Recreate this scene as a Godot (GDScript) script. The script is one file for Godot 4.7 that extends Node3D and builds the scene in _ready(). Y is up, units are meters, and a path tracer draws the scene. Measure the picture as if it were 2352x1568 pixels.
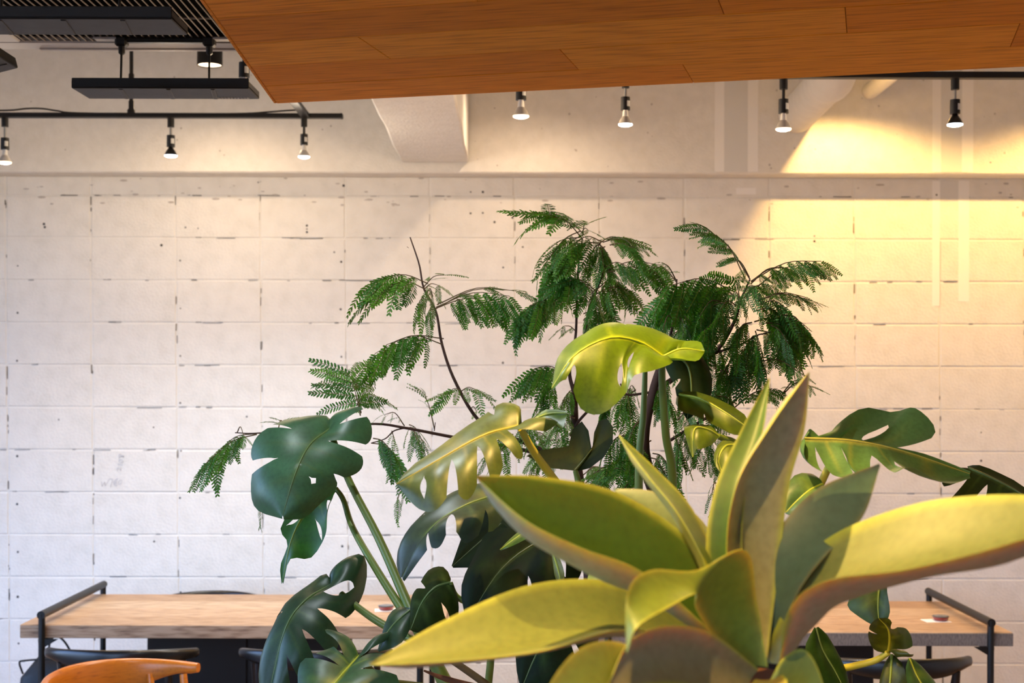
extends Node3D
# Cafe corner: painted block wall, timber soffit, track lamps, two tables and a bank of plants.
const F := 3267.0        # focal length in pixels of a 2352 wide frame (50 mm lens)
const CX := 1176.0
const CY := 878.0        # horizon row
const EYE := 1.63
const WALL := 6.71       # distance from camera to block wall
var rng := RandomNumberGenerator.new()
var M := {}
var used := {}

# ---------------------------------------------------------------- helpers
func at(px: float, py: float, d: float) -> Vector3:
	return Vector3((px - CX) / F * d, EYE - (py - CY) / F * d, -d)

func numbered(called: String) -> String:
	if not used.has(called):
		used[called] = 0
		return called
	used[called] += 1
	return "%s_%03d" % [called, used[called]]

func tag(o: Node, label: String, category: String, group := "", kind := "") -> void:
	if label != "": o.set_meta("label", label)
	if category != "": o.set_meta("category", category)
	if group != "": o.set_meta("group", group)
	if kind != "": o.set_meta("kind", kind)

func thing(called: String, label: String, category: String, where := Vector3.ZERO, turn := 0.0, group := "") -> Node3D:
	var o := Node3D.new()
	o.name = numbered(called)
	add_child(o)
	o.position = where
	o.rotation.y = turn
	tag(o, label, category, group)
	return o

func mat(color: Color, rough := 0.7, metal := 0.0) -> StandardMaterial3D:
	var m := StandardMaterial3D.new()
	m.albedo_color = color
	m.roughness = rough
	m.metallic = metal
	return m

func noise_tex(freq: float, seed_: int, ramp: Array, size := 512, normal := false, kind := FastNoiseLite.TYPE_SIMPLEX_SMOOTH, oct := 4) -> NoiseTexture2D:
	var n := FastNoiseLite.new()
	n.noise_type = kind
	n.frequency = freq
	n.seed = seed_
	n.fractal_octaves = oct
	var t := NoiseTexture2D.new()
	t.width = size
	t.height = size
	t.seamless = true
	t.noise = n
	t.as_normal_map = normal
	if ramp.size() > 0:
		var g := Gradient.new()
		var offs := PackedFloat32Array()
		var cols := PackedColorArray()
		for r in ramp:
			offs.append(r[0])
			cols.append(r[1])
		g.offsets = offs
		g.colors = cols
		t.color_ramp = g
	return t

func stool(smooth := true) -> SurfaceTool:
	var s := SurfaceTool.new()
	s.begin(Mesh.PRIMITIVE_TRIANGLES)
	s.set_smooth_group(0 if smooth else -1)
	return s

func commit(s: SurfaceTool) -> ArrayMesh:
	s.generate_normals()
	return s.commit()

func obj(called: String, mesh: Mesh, material: Material, parent: Node = null, label := "") -> MeshInstance3D:
	var o := MeshInstance3D.new()
	o.mesh = mesh
	o.material_override = material
	if parent == null:
		o.name = numbered(called)
		add_child(o)
	else:
		o.name = called
		parent.add_child(o, true)
	if label != "": o.set_meta("label", label)
	return o

func part(called: String, s: SurfaceTool, material: Material, parent: Node = null, label := "") -> MeshInstance3D:
	return obj(called, commit(s), material, parent, label)

func tri(s: SurfaceTool, a: Vector3, b: Vector3, c: Vector3) -> void:
	s.add_vertex(a); s.add_vertex(b); s.add_vertex(c)

func quad(s: SurfaceTool, a: Vector3, b: Vector3, c: Vector3, d: Vector3) -> void:
	tri(s, a, b, c); tri(s, a, c, d)

# chamfered box
func bx(s: SurfaceTool, c: Vector3, size: Vector3, bev := 0.002, basis := Basis()) -> void:
	var h := size * 0.5
	bev = minf(bev, minf(h.x, minf(h.y, h.z)) * 0.9)
	s.set_smooth_group(-1)
	var v := {}
	for sx in [-1, 1]:
		for sy in [-1, 1]:
			for sz in [-1, 1]:
				var k := Vector3(sx, sy, sz)
				var p := [Vector3(sx * h.x, sy * (h.y - bev), sz * (h.z - bev)), Vector3(sx * (h.x - bev), sy * h.y, sz * (h.z - bev)), Vector3(sx * (h.x - bev), sy * (h.y - bev), sz * h.z)]
				v[k] = [c + basis * p[0], c + basis * p[1], c + basis * p[2]]
	var V := func(x, y, z, i): return v[Vector3(x, y, z)][i]
	for g in [1, -1]:
		var q := [[V.call(g, -1, -1, 0), V.call(g, 1, -1, 0), V.call(g, 1, 1, 0), V.call(g, -1, 1, 0)], [V.call(-1, g, -1, 1), V.call(-1, g, 1, 1), V.call(1, g, 1, 1), V.call(1, g, -1, 1)], [V.call(-1, -1, g, 2), V.call(1, -1, g, 2), V.call(1, 1, g, 2), V.call(-1, 1, g, 2)]]
		for f in q:
			if g == 1: quad(s, f[3], f[2], f[1], f[0])
			else: quad(s, f[0], f[1], f[2], f[3])
	for a in [-1, 1]:
		for b in [-1, 1]:
			var flip: bool = a * b > 0
			var e := [[V.call(a, b, -1, 0), V.call(a, b, 1, 0), V.call(a, b, 1, 1), V.call(a, b, -1, 1)], [V.call(-1, a, b, 1), V.call(1, a, b, 1), V.call(1, a, b, 2), V.call(-1, a, b, 2)], [V.call(b, -1, a, 2), V.call(b, 1, a, 2), V.call(b, 1, a, 0), V.call(b, -1, a, 0)]]
			for f in e:
				if flip: quad(s, f[0], f[1], f[2], f[3])
				else: quad(s, f[3], f[2], f[1], f[0])
	for sx in [-1, 1]:
		for sy in [-1, 1]:
			for sz in [-1, 1]:
				var t: Array = v[Vector3(sx, sy, sz)]
				if sx * sy * sz > 0: tri(s, t[0], t[2], t[1])
				else: tri(s, t[0], t[1], t[2])

func catmull(p: Array, t: float) -> Vector3:
	var n := p.size() - 1
	var f := clampf(t, 0.0, 1.0) * n
	var i := mini(int(f), n - 1)
	var u := f - i
	var b: Vector3 = p[i]
	var c: Vector3 = p[i + 1]
	var a: Vector3 = p[i - 1] if i > 0 else b * 2.0 - c
	var d: Vector3 = p[i + 2] if i + 2 <= n else c * 2.0 - b
	return b.cubic_interpolate(c, a, d, u)

func lerp_list(w: Array, t: float) -> float:
	var n := w.size() - 1
	if n == 0: return w[0]
	var f := clampf(t, 0.0, 1.0) * n
	var i := mini(int(f), n - 1)
	return lerpf(w[i], w[i + 1], f - i)

# grid of points rows x cols
func grid(s: SurfaceTool, g: Array, wrap := false, smooth := 0) -> void:
	s.set_smooth_group(smooth)
	for i in g.size() - 1:
		var m: int = g[i].size()
		for j in (m if wrap else m - 1):
			var k := (j + 1) % m
			quad(s, g[i][j], g[i][k], g[i + 1][k], g[i + 1][j])

func ring(c: Vector3, x: Vector3, y: Vector3, n: int) -> Array:
	var r := []
	for j in n:
		var a := TAU * j / n
		r.append(c + x * cos(a) + y * sin(a))
	return r

# tube along smooth points with varying radius
func tube(s: SurfaceTool, pts: Array, radii: Array, sides := 8, steps := 0, caps := true) -> void:
	if steps == 0: steps = (pts.size() - 1) * (1 if pts.size() == 2 else 5)
	var rows := []
	var prev := Vector3.ZERO
	for i in steps + 1:
		var t := float(i) / steps
		var c := catmull(pts, t)
		var tg := (catmull(pts, minf(t + 0.01, 1.0)) - catmull(pts, maxf(t - 0.01, 0.0))).normalized()
		if prev == Vector3.ZERO:
			prev = (Vector3.UP if absf(tg.y) < 0.9 else Vector3.RIGHT).cross(tg).normalized()
		prev = (prev - tg * prev.dot(tg)).normalized()
		var y := tg.cross(prev)
		var r := lerp_list(radii, t)
		rows.append(ring(c, prev * r, y * r, sides))
	grid(s, rows, true)
	if caps:
		s.set_smooth_group(-1)
		for e in [0, steps]:
			var c := Vector3.ZERO
			for p in rows[e]: c += p
			c /= sides
			for j in sides:
				if e == 0: tri(s, c, rows[e][(j + 1) % sides], rows[e][j])
				else: tri(s, c, rows[e][j], rows[e][(j + 1) % sides])

# lathe: profile of [radius, y] going round the vertical axis through c
func lathe(s: SurfaceTool, c: Vector3, prof: Array, sides := 20, b := Basis()) -> void:
	for i in prof.size() - 1:
		var g := []
		for k in [i, i + 1]:
			g.append(ring(c + b * Vector3(0, prof[k][1], 0), b * Vector3(prof[k][0], 0, 0), b * Vector3(0, 0, prof[k][0]), sides))
		grid(s, g, true, 0 if (prof[i].size() < 3) else -1)

func tube_mat(c: Color, r: float) -> StandardMaterial3D: return mat(c, r)

# ---------------------------------------------------------------- materials
func materials() -> void:
	# painted concrete block: white paint with slight mottling and fine relief
	var paint := mat(Color(0.97, 0.965, 0.95), 0.75)
	paint.albedo_texture = noise_tex(0.012, 3, [[0.0, Color(0.90, 0.895, 0.88)], [0.45, Color(0.93, 0.925, 0.915)], [1.0, Color(0.95, 0.945, 0.935)]])
	paint.uv1_triplanar = true
	paint.uv1_world_triplanar = true
	paint.uv1_scale = Vector3(1.3, 1.3, 1.3)
	paint.heightmap_enabled = true
	paint.heightmap_scale = 0.15
	paint.heightmap_texture = noise_tex(0.09, 8, [])
	M.paint = paint
	var beam: StandardMaterial3D = paint.duplicate()
	beam.albedo_texture = noise_tex(0.02, 5, [[0.0, Color(0.905, 0.90, 0.885)], [0.5, Color(0.925, 0.92, 0.91)], [1.0, Color(0.945, 0.94, 0.93)]])
	M.beam = beam
	M.patch = mat(Color(0.95, 0.945, 0.935), 0.6)
	M.patch_grey = mat(Color(0.86, 0.86, 0.85), 0.7)
	M.crack = mat(Color(0.30, 0.29, 0.29), 0.95)
	M.pencil = mat(Color(0.66, 0.67, 0.71), 0.9)
	M.hole = mat(Color(0.22, 0.22, 0.23), 0.9)
	M.stain = mat(Color(0.74, 0.72, 0.70), 0.9)
	var floor_m := mat(Color(0.76, 0.60, 0.45), 0.5)
	floor_m.albedo_texture = noise_tex(0.01, 21, [[0.0, Color(0.6, 0.58, 0.56)], [1.0, Color(0.95, 0.94, 0.92)]])
	floor_m.uv1_triplanar = true
	M.floor = floor_m
	M.ceiling = mat(Color(0.87, 0.865, 0.85), 0.9)
	# wood
	M.soffit = []
	var tones := [Color(0.93, 0.60, 0.18), Color(0.86, 0.54, 0.15), Color(0.95, 0.64, 0.21), Color(0.90, 0.57, 0.16)]
	for i in 4:
		var w := mat(tones[i], 0.75)
		w.metallic_specular = 0.2
		w.albedo_texture = noise_tex(0.018, 31 + i, [[0.0, Color(0.78, 0.74, 0.68)], [0.45, Color(0.93, 0.92, 0.9)], [1.0, Color(1, 1, 1)]])
		w.uv1_triplanar = true
		w.uv1_scale = Vector3(0.55, 4.0, 5.5)
		w.uv1_offset = Vector3(0.37 * i, 0.21 * i, 0.4 * i)
		M.soffit.append(w)
	M.oak = []
	var oak_tones := [Color(0.76, 0.645, 0.535), Color(0.70, 0.58, 0.465), Color(0.79, 0.69, 0.585)]
	for i in 3:
		var w := mat(oak_tones[i], 0.5)
		w.albedo_texture = noise_tex(0.02, 51 + i, [[0.0, Color(0.55, 0.48, 0.42)], [0.3, Color(0.82, 0.78, 0.73)], [0.6, Color(0.96, 0.95, 0.93)], [1.0, Color(1, 1, 1)]])
		w.uv1_triplanar = true
		w.uv1_scale = Vector3(0.7, 6.0, 7.0)
		w.uv1_offset = Vector3(0.4 * i, 0.3 * i, 0.1 * i)
		M.oak.append(w)
	var hw := mat(Color(0.80, 0.47, 0.13), 0.28)
	hw.albedo_texture = noise_tex(0.02, 71, [[0.0, Color(0.72, 0.66, 0.58)], [0.4, Color(0.95, 0.93, 0.9)], [1.0, Color(1, 1, 1)]])
	hw.uv1_triplanar = true
	hw.uv1_scale = Vector3(1.5, 9, 9)
	M.honey = hw
	var gw := mat(Color(0.50, 0.455, 0.43), 0.8)  # wood tone greyed to carry the shade on the right table front
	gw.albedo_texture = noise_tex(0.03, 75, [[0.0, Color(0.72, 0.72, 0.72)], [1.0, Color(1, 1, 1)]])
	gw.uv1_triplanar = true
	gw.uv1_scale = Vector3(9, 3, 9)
	M.shade_grey = gw
	M.black_wood = mat(Color(0.045, 0.042, 0.045), 0.3)
	M.steel = mat(Color(0.075, 0.068, 0.062), 0.42, 0.3)
	M.track = mat(Color(0.05, 0.05, 0.052), 0.5)
	M.black = mat(Color(0.06, 0.06, 0.062), 0.6)
	M.dark_panel = mat(Color(0.12, 0.095, 0.075), 0.8)
	var dp := mat(Color(0.205, 0.205, 0.215), 0.65)
	dp.albedo_texture = noise_tex(0.03, 81, [[0.0, Color(0.82, 0.82, 0.82)], [1.0, Color(1, 1, 1)]], 256)
	dp.uv1_triplanar = true
	dp.uv1_scale = Vector3(2, 2, 2)
	M.deflector = dp
	M.deflector_edge = mat(Color(0.085, 0.08, 0.08), 0.6)
	M.grey_plastic = mat(Color(0.66, 0.65, 0.64), 0.55)
	M.shaft = mat(Color(0.03, 0.03, 0.03), 1.0)
	M.shaft.metallic_specular = 0.05
	M.slat = mat(Color(0.50, 0.47, 0.45), 0.6)
	M.chrome = mat(Color(0.8, 0.8, 0.78), 0.2, 1.0)
	M.white_plastic = mat(Color(0.92, 0.91, 0.88), 0.4)
	M.sticker = mat(Color(0.85, 0.85, 0.83), 0.5)
	M.paper = mat(Color(0.95, 0.95, 0.95), 0.8)
	var red := mat(Color(0.50, 0.045, 0.035), 0.15)
	red.clearcoat_enabled = true
	M.red_glass = red
	M.grey_glass = mat(Color(0.32, 0.33, 0.33), 0.1)
	M.grey_cloth = mat(Color(0.42, 0.42, 0.44), 0.95)
	M.soil = mat(Color(0.16, 0.11, 0.08), 1.0)
	M.pot = mat(Color(0.25, 0.24, 0.23), 0.8)
	# plants; vertex colours carry the leaf pigment, some with shade put in
	var leafm := StandardMaterial3D.new()
	leafm.vertex_color_use_as_albedo = true
	leafm.roughness = 0.42
	leafm.metallic_specular = 0.5
	leafm.cull_mode = BaseMaterial3D.CULL_DISABLED
	leafm.backlight_enabled = true
	leafm.backlight = Color(0.62, 0.72, 0.18)
	leafm.albedo_texture = noise_tex(0.03, 95, [[0.0, Color(0.80, 0.82, 0.80)], [0.5, Color(0.94, 0.95, 0.94)], [1.0, Color(1, 1, 1)]])
	leafm.uv1_triplanar = true
	leafm.uv1_scale = Vector3(6, 6, 6)
	M.leaf = leafm
	var dull: StandardMaterial3D = leafm.duplicate()
	dull.roughness = 0.6
	dull.metallic_specular = 0.22
	M.leaf_dull = dull
	var fern := StandardMaterial3D.new()
	fern.vertex_color_use_as_albedo = true
	fern.roughness = 0.42
	fern.cull_mode = BaseMaterial3D.CULL_DISABLED
	fern.backlight_enabled = true
	fern.backlight = Color(0.80, 0.97, 0.40)
	M.fern = fern
	var ag := StandardMaterial3D.new()
	ag.vertex_color_use_as_albedo = true
	ag.roughness = 0.5
	ag.subsurf_scatter_enabled = true
	ag.subsurf_scatter_strength = 0.12
	ag.cull_mode = BaseMaterial3D.CULL_DISABLED
	ag.albedo_texture = noise_tex(0.02, 91, [[0.0, Color(0.84, 0.85, 0.82)], [0.5, Color(0.95, 0.95, 0.94)], [1.0, Color(1, 1, 1)]])
	ag.uv1_triplanar = true
	ag.uv1_scale = Vector3(7, 7, 7)
	M.agave = ag
	M.petiole = mat(Color(0.36, 0.43, 0.14), 0.45)
	M.petiole_yellow = mat(Color(0.72, 0.68, 0.20), 0.45)
	M.midrib = mat(Color(0.44, 0.52, 0.24), 0.45)
	M.bark = mat(Color(0.25, 0.15, 0.10), 0.85)
	M.twig = mat(Color(0.33, 0.26, 0.13), 0.8)
	M.dry = mat(Color(0.42, 0.24, 0.12), 0.9)

func glow(c: Color, e: float) -> StandardMaterial3D:
	var m := mat(Color(0.9, 0.9, 0.9), 0.4)
	m.emission_enabled = true
	m.emission = c
	m.emission_energy_multiplier = e
	return m

# ---------------------------------------------------------------- camera, sky, exposure
func camera_and_light() -> void:
	var cam := Camera3D.new()
	cam.name = "camera"
	cam.position = Vector3(0, EYE, 0)
	cam.rotation.z = 0.0025
	cam.projection = Camera3D.PROJECTION_FRUSTUM
	cam.near = 0.05
	cam.far = 100.0
	cam.size = 0.05 * 1568.0 / F
	cam.frustum_offset = Vector2(0, 0.05 * (CY - 784.0) / F)
	var ca := CameraAttributesPhysical.new()
	ca.frustum_focal_length = 50.0
	ca.frustum_focus_distance = 2.85
	ca.exposure_aperture = 7.0
	cam.attributes = ca
	add_child(cam)
	cam.current = true
	var we := WorldEnvironment.new()
	we.name = "environment"
	var e := Environment.new()
	e.tonemap_mode = Environment.TONE_MAPPER_LINEAR
	e.tonemap_exposure = 1.0
	e.background_mode = Environment.BG_SKY
	var sk := ProceduralSkyMaterial.new()
	sk.sky_top_color = Color(0.55, 0.72, 1.0)
	sk.sky_horizon_color = Color(0.76, 0.87, 1.0)
	sk.ground_horizon_color = Color(0.36, 0.34, 0.32)
	sk.ground_bottom_color = Color(0.25, 0.23, 0.21)
	sk.sky_energy_multiplier = SKY
	sk.ground_energy_multiplier = SKY
	e.sky = Sky.new()
	e.sky.sky_material = sk
	e.sdfgi_enabled = true
	e.ssao_enabled = true
	e.ssil_enabled = true
	we.environment = e
	add_child(we)

const SKY := 2.7
const WARM := Color(1.0, 0.86, 0.66)
const WARM2 := Color(1.0, 0.78, 0.45)
const NEUTRAL := Color(1.0, 0.86, 0.70)
const COOL := Color(0.93, 0.97, 1.0)

# ---------------------------------------------------------------- room
func structure(called: String, s: SurfaceTool, m: Material) -> MeshInstance3D:
	var o := part(called, s, m)
	o.set_meta("kind", "structure")
	return o

const XL := -4.3
const XR := 3.9
const ZF := 2.6
const TOP := 3.3

func room() -> void:
	var s := stool(false)
	bx(s, Vector3((XL + XR) / 2, -0.1, (ZF - WALL) / 2), Vector3(XR - XL + 0.4, 0.2, ZF + WALL + 0.4), 0.001)
	structure("floor", s, M.floor)
	s = stool(false)
	bx(s, Vector3((XL + XR) / 2, TOP + 0.1, (ZF - WALL) / 2), Vector3(XR - XL + 0.4, 0.2, ZF + WALL + 0.4), 0.001)
	structure("ceiling", s, M.ceiling)
	s = stool(false)
	bx(s, Vector3(XR + 0.1, TOP / 2, (ZF - WALL) / 2), Vector3(0.2, TOP, ZF + WALL), 0.001)
	structure("wall_right", s, M.beam)
	# front wall behind the camera with a shop window in its left half
	var fx0 := -3.7
	var fx1 := -0.4
	s = stool(false)
	bx(s, Vector3((XL + XR) / 2, 0.25, ZF + 0.1), Vector3(XR - XL + 0.4, 0.5, 0.2), 0.001)
	bx(s, Vector3((XL + XR) / 2, (2.75 + TOP) / 2, ZF + 0.1), Vector3(XR - XL + 0.4, TOP - 2.75, 0.2), 0.001)
	bx(s, Vector3((XL - 0.2 + fx0) / 2, 1.625, ZF + 0.1), Vector3(fx0 - XL + 0.2, 2.25, 0.2), 0.001)
	bx(s, Vector3((XR + 0.2 + fx1) / 2, 1.625, ZF + 0.1), Vector3(XR + 0.2 - fx1, 2.25, 0.2), 0.001)
	structure("wall_front", s, M.beam)
	var glass := mat(Color(0.95, 0.97, 1.0, 0.05), 0.02)
	glass.transparency = BaseMaterial3D.TRANSPARENCY_ALPHA
	var win2 := Node3D.new()
	win2.name = "window_2"
	add_child(win2)
	win2.set_meta("kind", "structure")
	s = stool(false)
	for k in 4:
		bx(s, Vector3(lerpf(fx0 + 0.025, fx1 - 0.025, k / 3.0), 1.625, ZF + 0.1), Vector3(0.05, 2.25, 0.06))
	for y in [0.525, 2.725]:
		bx(s, Vector3((fx0 + fx1) / 2, y, ZF + 0.1), Vector3(fx1 - fx0, 0.05, 0.06))
	part("window_frame", s, M.track, win2)
	for k in 3:
		s = stool(false)
		var a := lerpf(fx0 + 0.05, fx1, k / 3.0)
		var b := lerpf(fx0, fx1 - 0.05, (k + 1) / 3.0)
		bx(s, Vector3((a + b) / 2, 1.625, ZF + 0.1), Vector3(b - a, 2.15, 0.006), 0.0005)
		part("pane", s, glass, win2)
	# left wall with a long window opening
	var z0 := -5.6
	var z1 := 1.4
	var y0 := 0.5
	var y1 := 2.75
	s = stool(false)
	var zc := (ZF - WALL) / 2
	bx(s, Vector3(XL - 0.1, y0 / 2, zc), Vector3(0.2, y0, ZF + WALL), 0.001)
	bx(s, Vector3(XL - 0.1, (y1 + TOP) / 2, zc), Vector3(0.2, TOP - y1, ZF + WALL), 0.001)
	bx(s, Vector3(XL - 0.1, (y0 + y1) / 2, (-WALL + z0) / 2), Vector3(0.2, y1 - y0, z0 + WALL), 0.001)
	bx(s, Vector3(XL - 0.1, (y0 + y1) / 2, (ZF + z1) / 2), Vector3(0.2, y1 - y0, ZF - z1), 0.001)
	structure("wall_left", s, M.beam)
	var win := Node3D.new()
	win.name = "window_1"
	add_child(win)
	win.set_meta("kind", "structure")
	s = stool(false)
	for k in 5:
		bx(s, Vector3(XL - 0.1, (y0 + y1) / 2, lerpf(z0 + 0.025, z1 - 0.025, k / 4.0)), Vector3(0.06, y1 - y0, 0.05))
	for y in [y0 + 0.025, y1 - 0.025]:
		bx(s, Vector3(XL - 0.1, y, (z0 + z1) / 2), Vector3(0.06, 0.05, z1 - z0))
	part("window_frame", s, M.track, win)
	for k in 4:
		s = stool(false)
		var a := lerpf(z0 + 0.05, z1, k / 4.0)
		var b := lerpf(z0, z1 - 0.05, (k + 1) / 4.0)
		bx(s, Vector3(XL - 0.1, (y0 + y1) / 2, (a + b) / 2), Vector3(0.006, y1 - y0 - 0.1, b - a), 0.0005)
		part("pane", s, glass, win)

func block_wall() -> void:
	var s := stool(false)
	bx(s, Vector3((XL + XR) / 2, TOP / 2, -WALL - 0.102), Vector3(XR - XL + 0.4, TOP, 0.2), 0.001)
	var wall := structure("wall_back", s, M.paint)
	# blocks in stack bond, joints slightly out of plumb
	var meshes := []
	for k in 6:
		s = stool(false)
		bx(s, Vector3(0, 0, -0.009), Vector3(0.3965 - 0.0006 * k, 0.1962 - 0.0005 * (k % 3), 0.02), 0.0022 + 0.0004 * k)
		meshes.append(commit(s))
	var sx := 14.0
	var ppm := F / WALL
	rng.seed = 11
	for r in range(-1, 13):
		var top := 2.508 - 0.2 * r
		var bot := top - 0.2
		if r == -1: top = 2.598
		if r == 12: bot = 0.0
		var hgt := top - bot
		var yc := (top + bot) / 2
		for c in range(-2, 15):
			var x := (sx - CX) / ppm + 0.4 * (c + 0.5) - 0.012 * (yc - 2.2)
			if x + 0.2 > XR or x - 0.2 < XL: continue
			var o := obj("block", meshes[rng.randi() % 6], M.paint, wall)
			o.position = Vector3(x + rng.randf_range(-0.0012, 0.0012), yc + rng.randf_range(-0.0008, 0.0008), -WALL + rng.randf_range(-0.0006, 0.0009))
			o.rotation = Vector3(rng.randf_range(-0.003, 0.003), rng.randf_range(-0.002, 0.002), rng.randf_range(-0.0015, 0.0015))
			if hgt < 0.19: o.scale = Vector3(1, hgt / 0.2, 1)
	# open cracks and unfilled mortar along the joints
	s = stool(false)
	var zf := -WALL + 0.0002
	for r in range(0, 13):
		var y := 2.508 - 0.2 * r
		for c in range(-1, 14):
			var x0 := (sx - CX) / ppm + 0.4 * c - 0.012 * (y - 2.2)
			# horizontal slivers
			for k in rng.randi_range(0, 3):
				var w := rng.randf_range(0.008, 0.05) if rng.randf() < 0.75 else rng.randf_range(0.06, 0.12)
				var h := rng.randf_range(0.0012, 0.0032)
				bx(s, Vector3(x0 + rng.randf_range(0.02, 0.38), y + rng.randf_range(-0.003, 0.003), zf - 0.001), Vector3(w, h, 0.004), 0.0004, Basis(Vector3(0, 0, 1), rng.randf_range(-0.03, 0.03)))
			if rng.randf() < 0.7:
				for k in rng.randi_range(1, 3):
					var h := rng.randf_range(0.006, 0.05)
					bx(s, Vector3(x0 + rng.randf_range(-0.003, 0.003), y - rng.randf_range(0.01, 0.19), zf - 0.001), Vector3(rng.randf_range(0.0014, 0.0036), h, 0.004), 0.0004, Basis(Vector3(0, 0, 1), rng.randf_range(-0.03, 0.03)))
	var cr := part("crack", s, M.crack, wall, "dark unfilled cracks along the block joints")
	cr.set_meta("kind", "stuff")
	# faint joint line where the paint bridges
	# drilled holes
	s = stool(false)
	var holes := [[40, 613], [40, 721], [39, 831], [370, 565], [413, 600], [414, 710], [414, 819], [414, 927], [767, 580], [783, 602], [782, 711], [784, 820], [135, 966], [353, 983], [567, 958], [704, 519], [704, 527], [704, 534], [1155, 614], [1155, 833], [1200, 567], [40, 1050], [40, 1160], [787, 930], [787, 1255], [355, 1245], [416, 1037], [414, 1145], [1080, 441], [1108, 441], [1080, 490], [1108, 489], [1437, 980], [592, 420], [788, 427], [2150, 445], [2091, 998], [2254, 990], [2254, 1055], [42, 1270], [42, 1373], [44, 1480], [416, 1362], [1135, 510], [1176, 500], [2090, 1320], [1870, 540], [1870, 552], [100, 517], [102, 524], [425, 524], [454, 526]]
	for h in holes:
		var c := at(h[0], h[1], WALL - 0.0016)
		var r := rng.randf_range(0.0035, 0.0065)
		lathe(s, c, [[0.0, 0.0008], [r * 0.7, 0.0008], [r, 0.0], [r, -0.003]], 8, Basis(Vector3(1, 0, 0), PI / 2))
	var ho := part("drilled_hole", s, M.hole, wall, "small dark drilled holes in the painted blocks")
	ho.set_meta("kind", "stuff")
	# grubby blotches near the top course
	s = stool(false)
	for k in 70:
		var px := rng.randf_range(0, 2352)
		var c := at(px, rng.randf_range(408, 475), WALL - 0.0016)
		var r := rng.randf_range(0.002, 0.009)
		lathe(s, c, [[0.0, 0.0004], [r, 0.0003], [r * 1.1, -0.002]], 7, Basis(Vector3(1, 0, 0), PI / 2) * Basis.from_scale(Vector3(rng.randf_range(1, 2.6), 1, 0.6)))
	var sn := part("stain", s, M.stain, wall, "small grubby specks on the top course")
	sn.set_meta("kind", "stuff")
	# handwriting on a block
	var zz := WALL - 0.003
	s = stool()
	var strokes := [
		# w780.
		[[234, 1108], [235, 1119], [241, 1109], [242, 1118], [247, 1110]], [[248, 1110], [251, 1103], [259, 1103], [257, 1112], [254, 1122]],
		[[270, 1101], [264, 1106], [262, 1113], [268, 1118], [268, 1111], [262, 1108], [264, 1114], [270, 1102]], [[279, 1104], [273, 1108], [273, 1114], [279, 1112], [280, 1104]], [[282, 1113.5], [282.6, 1114.2]],
		# 2108 running upwards
		[[270, 1083], [270, 1077], [274, 1078], [278, 1083], [278, 1077]], [[271, 1068], [283, 1070]], [[274, 1058], [280, 1058], [283, 1062], [279, 1065], [274, 1062], [274, 1058]],
		[[273, 1051], [275, 1045], [279, 1048], [284, 1052], [284, 1048], [278, 1050], [274, 1053]]]
	for st in strokes:
		var pts := []
		for p in st: pts.append(at(p[0], p[1], zz))
		tube(s, pts, [0.0009], 5)
	part("handwriting", s, M.pencil, wall, "faint pencilled figures 2108 and w780 on a white block")

func patch_strips() -> void:
	var wall := get_node("wall_back")
	var ppm := F / WALL
	# repainted vertical bands on the block wall
	for b in [[2140, 2158, 412, 700, 0], [2158, 2200, 412, 468, 1], [2200, 2225, 412, 690, 0], [1690, 1735, 430, 445, 0]]:
		var s := stool(false)
		var a := at(b[0], b[2], WALL)
		var c := at(b[1], b[3], WALL)
		bx(s, Vector3((a.x + c.x) / 2, (a.y + c.y) / 2, -WALL + 0.0012), Vector3(absf(c.x - a.x), absf(a.y - c.y), 0.0012), 0.0004)
		part("paint_patch", s, M.patch_grey if b[4] == 1 else M.patch, wall)

func beams() -> void:
	var zf := -6.57
	var s := stool(false)
	bx(s, Vector3((XL + XR) / 2, (2.596 + TOP) / 2, (zf - WALL) / 2 - 0.001), Vector3(XR - XL, TOP - 2.596, WALL + zf), 0.006)
	var beam := structure("trim_1", s, M.beam)
	for b in [[1640, 1662, 0], [1662, 1716, 1], [1716, 1740, 0], [2140, 2160, 0], [2160, 2208, 1], [2208, 2234, 0]]:
		s = stool(false)
		var a := at(b[0], 395, -zf)
		var c := at(b[1], 395, -zf)
		bx(s, Vector3((a.x + c.x) / 2, (2.60 + TOP) / 2, zf + 0.0004), Vector3(c.x - a.x, TOP - 2.61, 0.001), 0.0004)
		part("paint_band", s, M.patch_grey if b[2] == 1 else M.patch, beam)
	# specks on the beam
	s = stool(false)
	rng.seed = 5
	for k in 60:
		var c := at(rng.randf_range(0, 2352), rng.randf_range(130, 385), -zf - 0.0002)
		var r := rng.randf_range(0.002, 0.005)
		lathe(s, c, [[0.0, 0.0004], [r, 0.0003], [r * 1.1, -0.002]], 7, Basis(Vector3(1, 0, 0), PI / 2))
	var sp := part("speck", s, M.stain, beam)
	sp.set_meta("kind", "stuff")
	# cross beam coming towards the room, underside visible; slightly uneven plaster edge
	s = stool()
	var rows := []
	for i in 13:
		var z := lerpf(-6.56, -3.9, i / 12.0)
		var wob := 0.003 * sin(i * 2.1) + 0.002 * sin(i * 5.3)
		var xl := -0.512 + wob
		var xr := -0.203 + 0.5 * wob
		rows.append([Vector3(xl, TOP, z), Vector3(xl, 2.652, z), Vector3(xl + 0.008, 2.645, z), Vector3(xr - 0.008, 2.645, z), Vector3(xr, 2.652, z), Vector3(xr, TOP, z)])
	grid(s, rows, true, -1)
	quad(s, rows[12][5], rows[12][4], rows[12][1], rows[12][0])
	structure("trim_2", s, M.beam)

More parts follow.
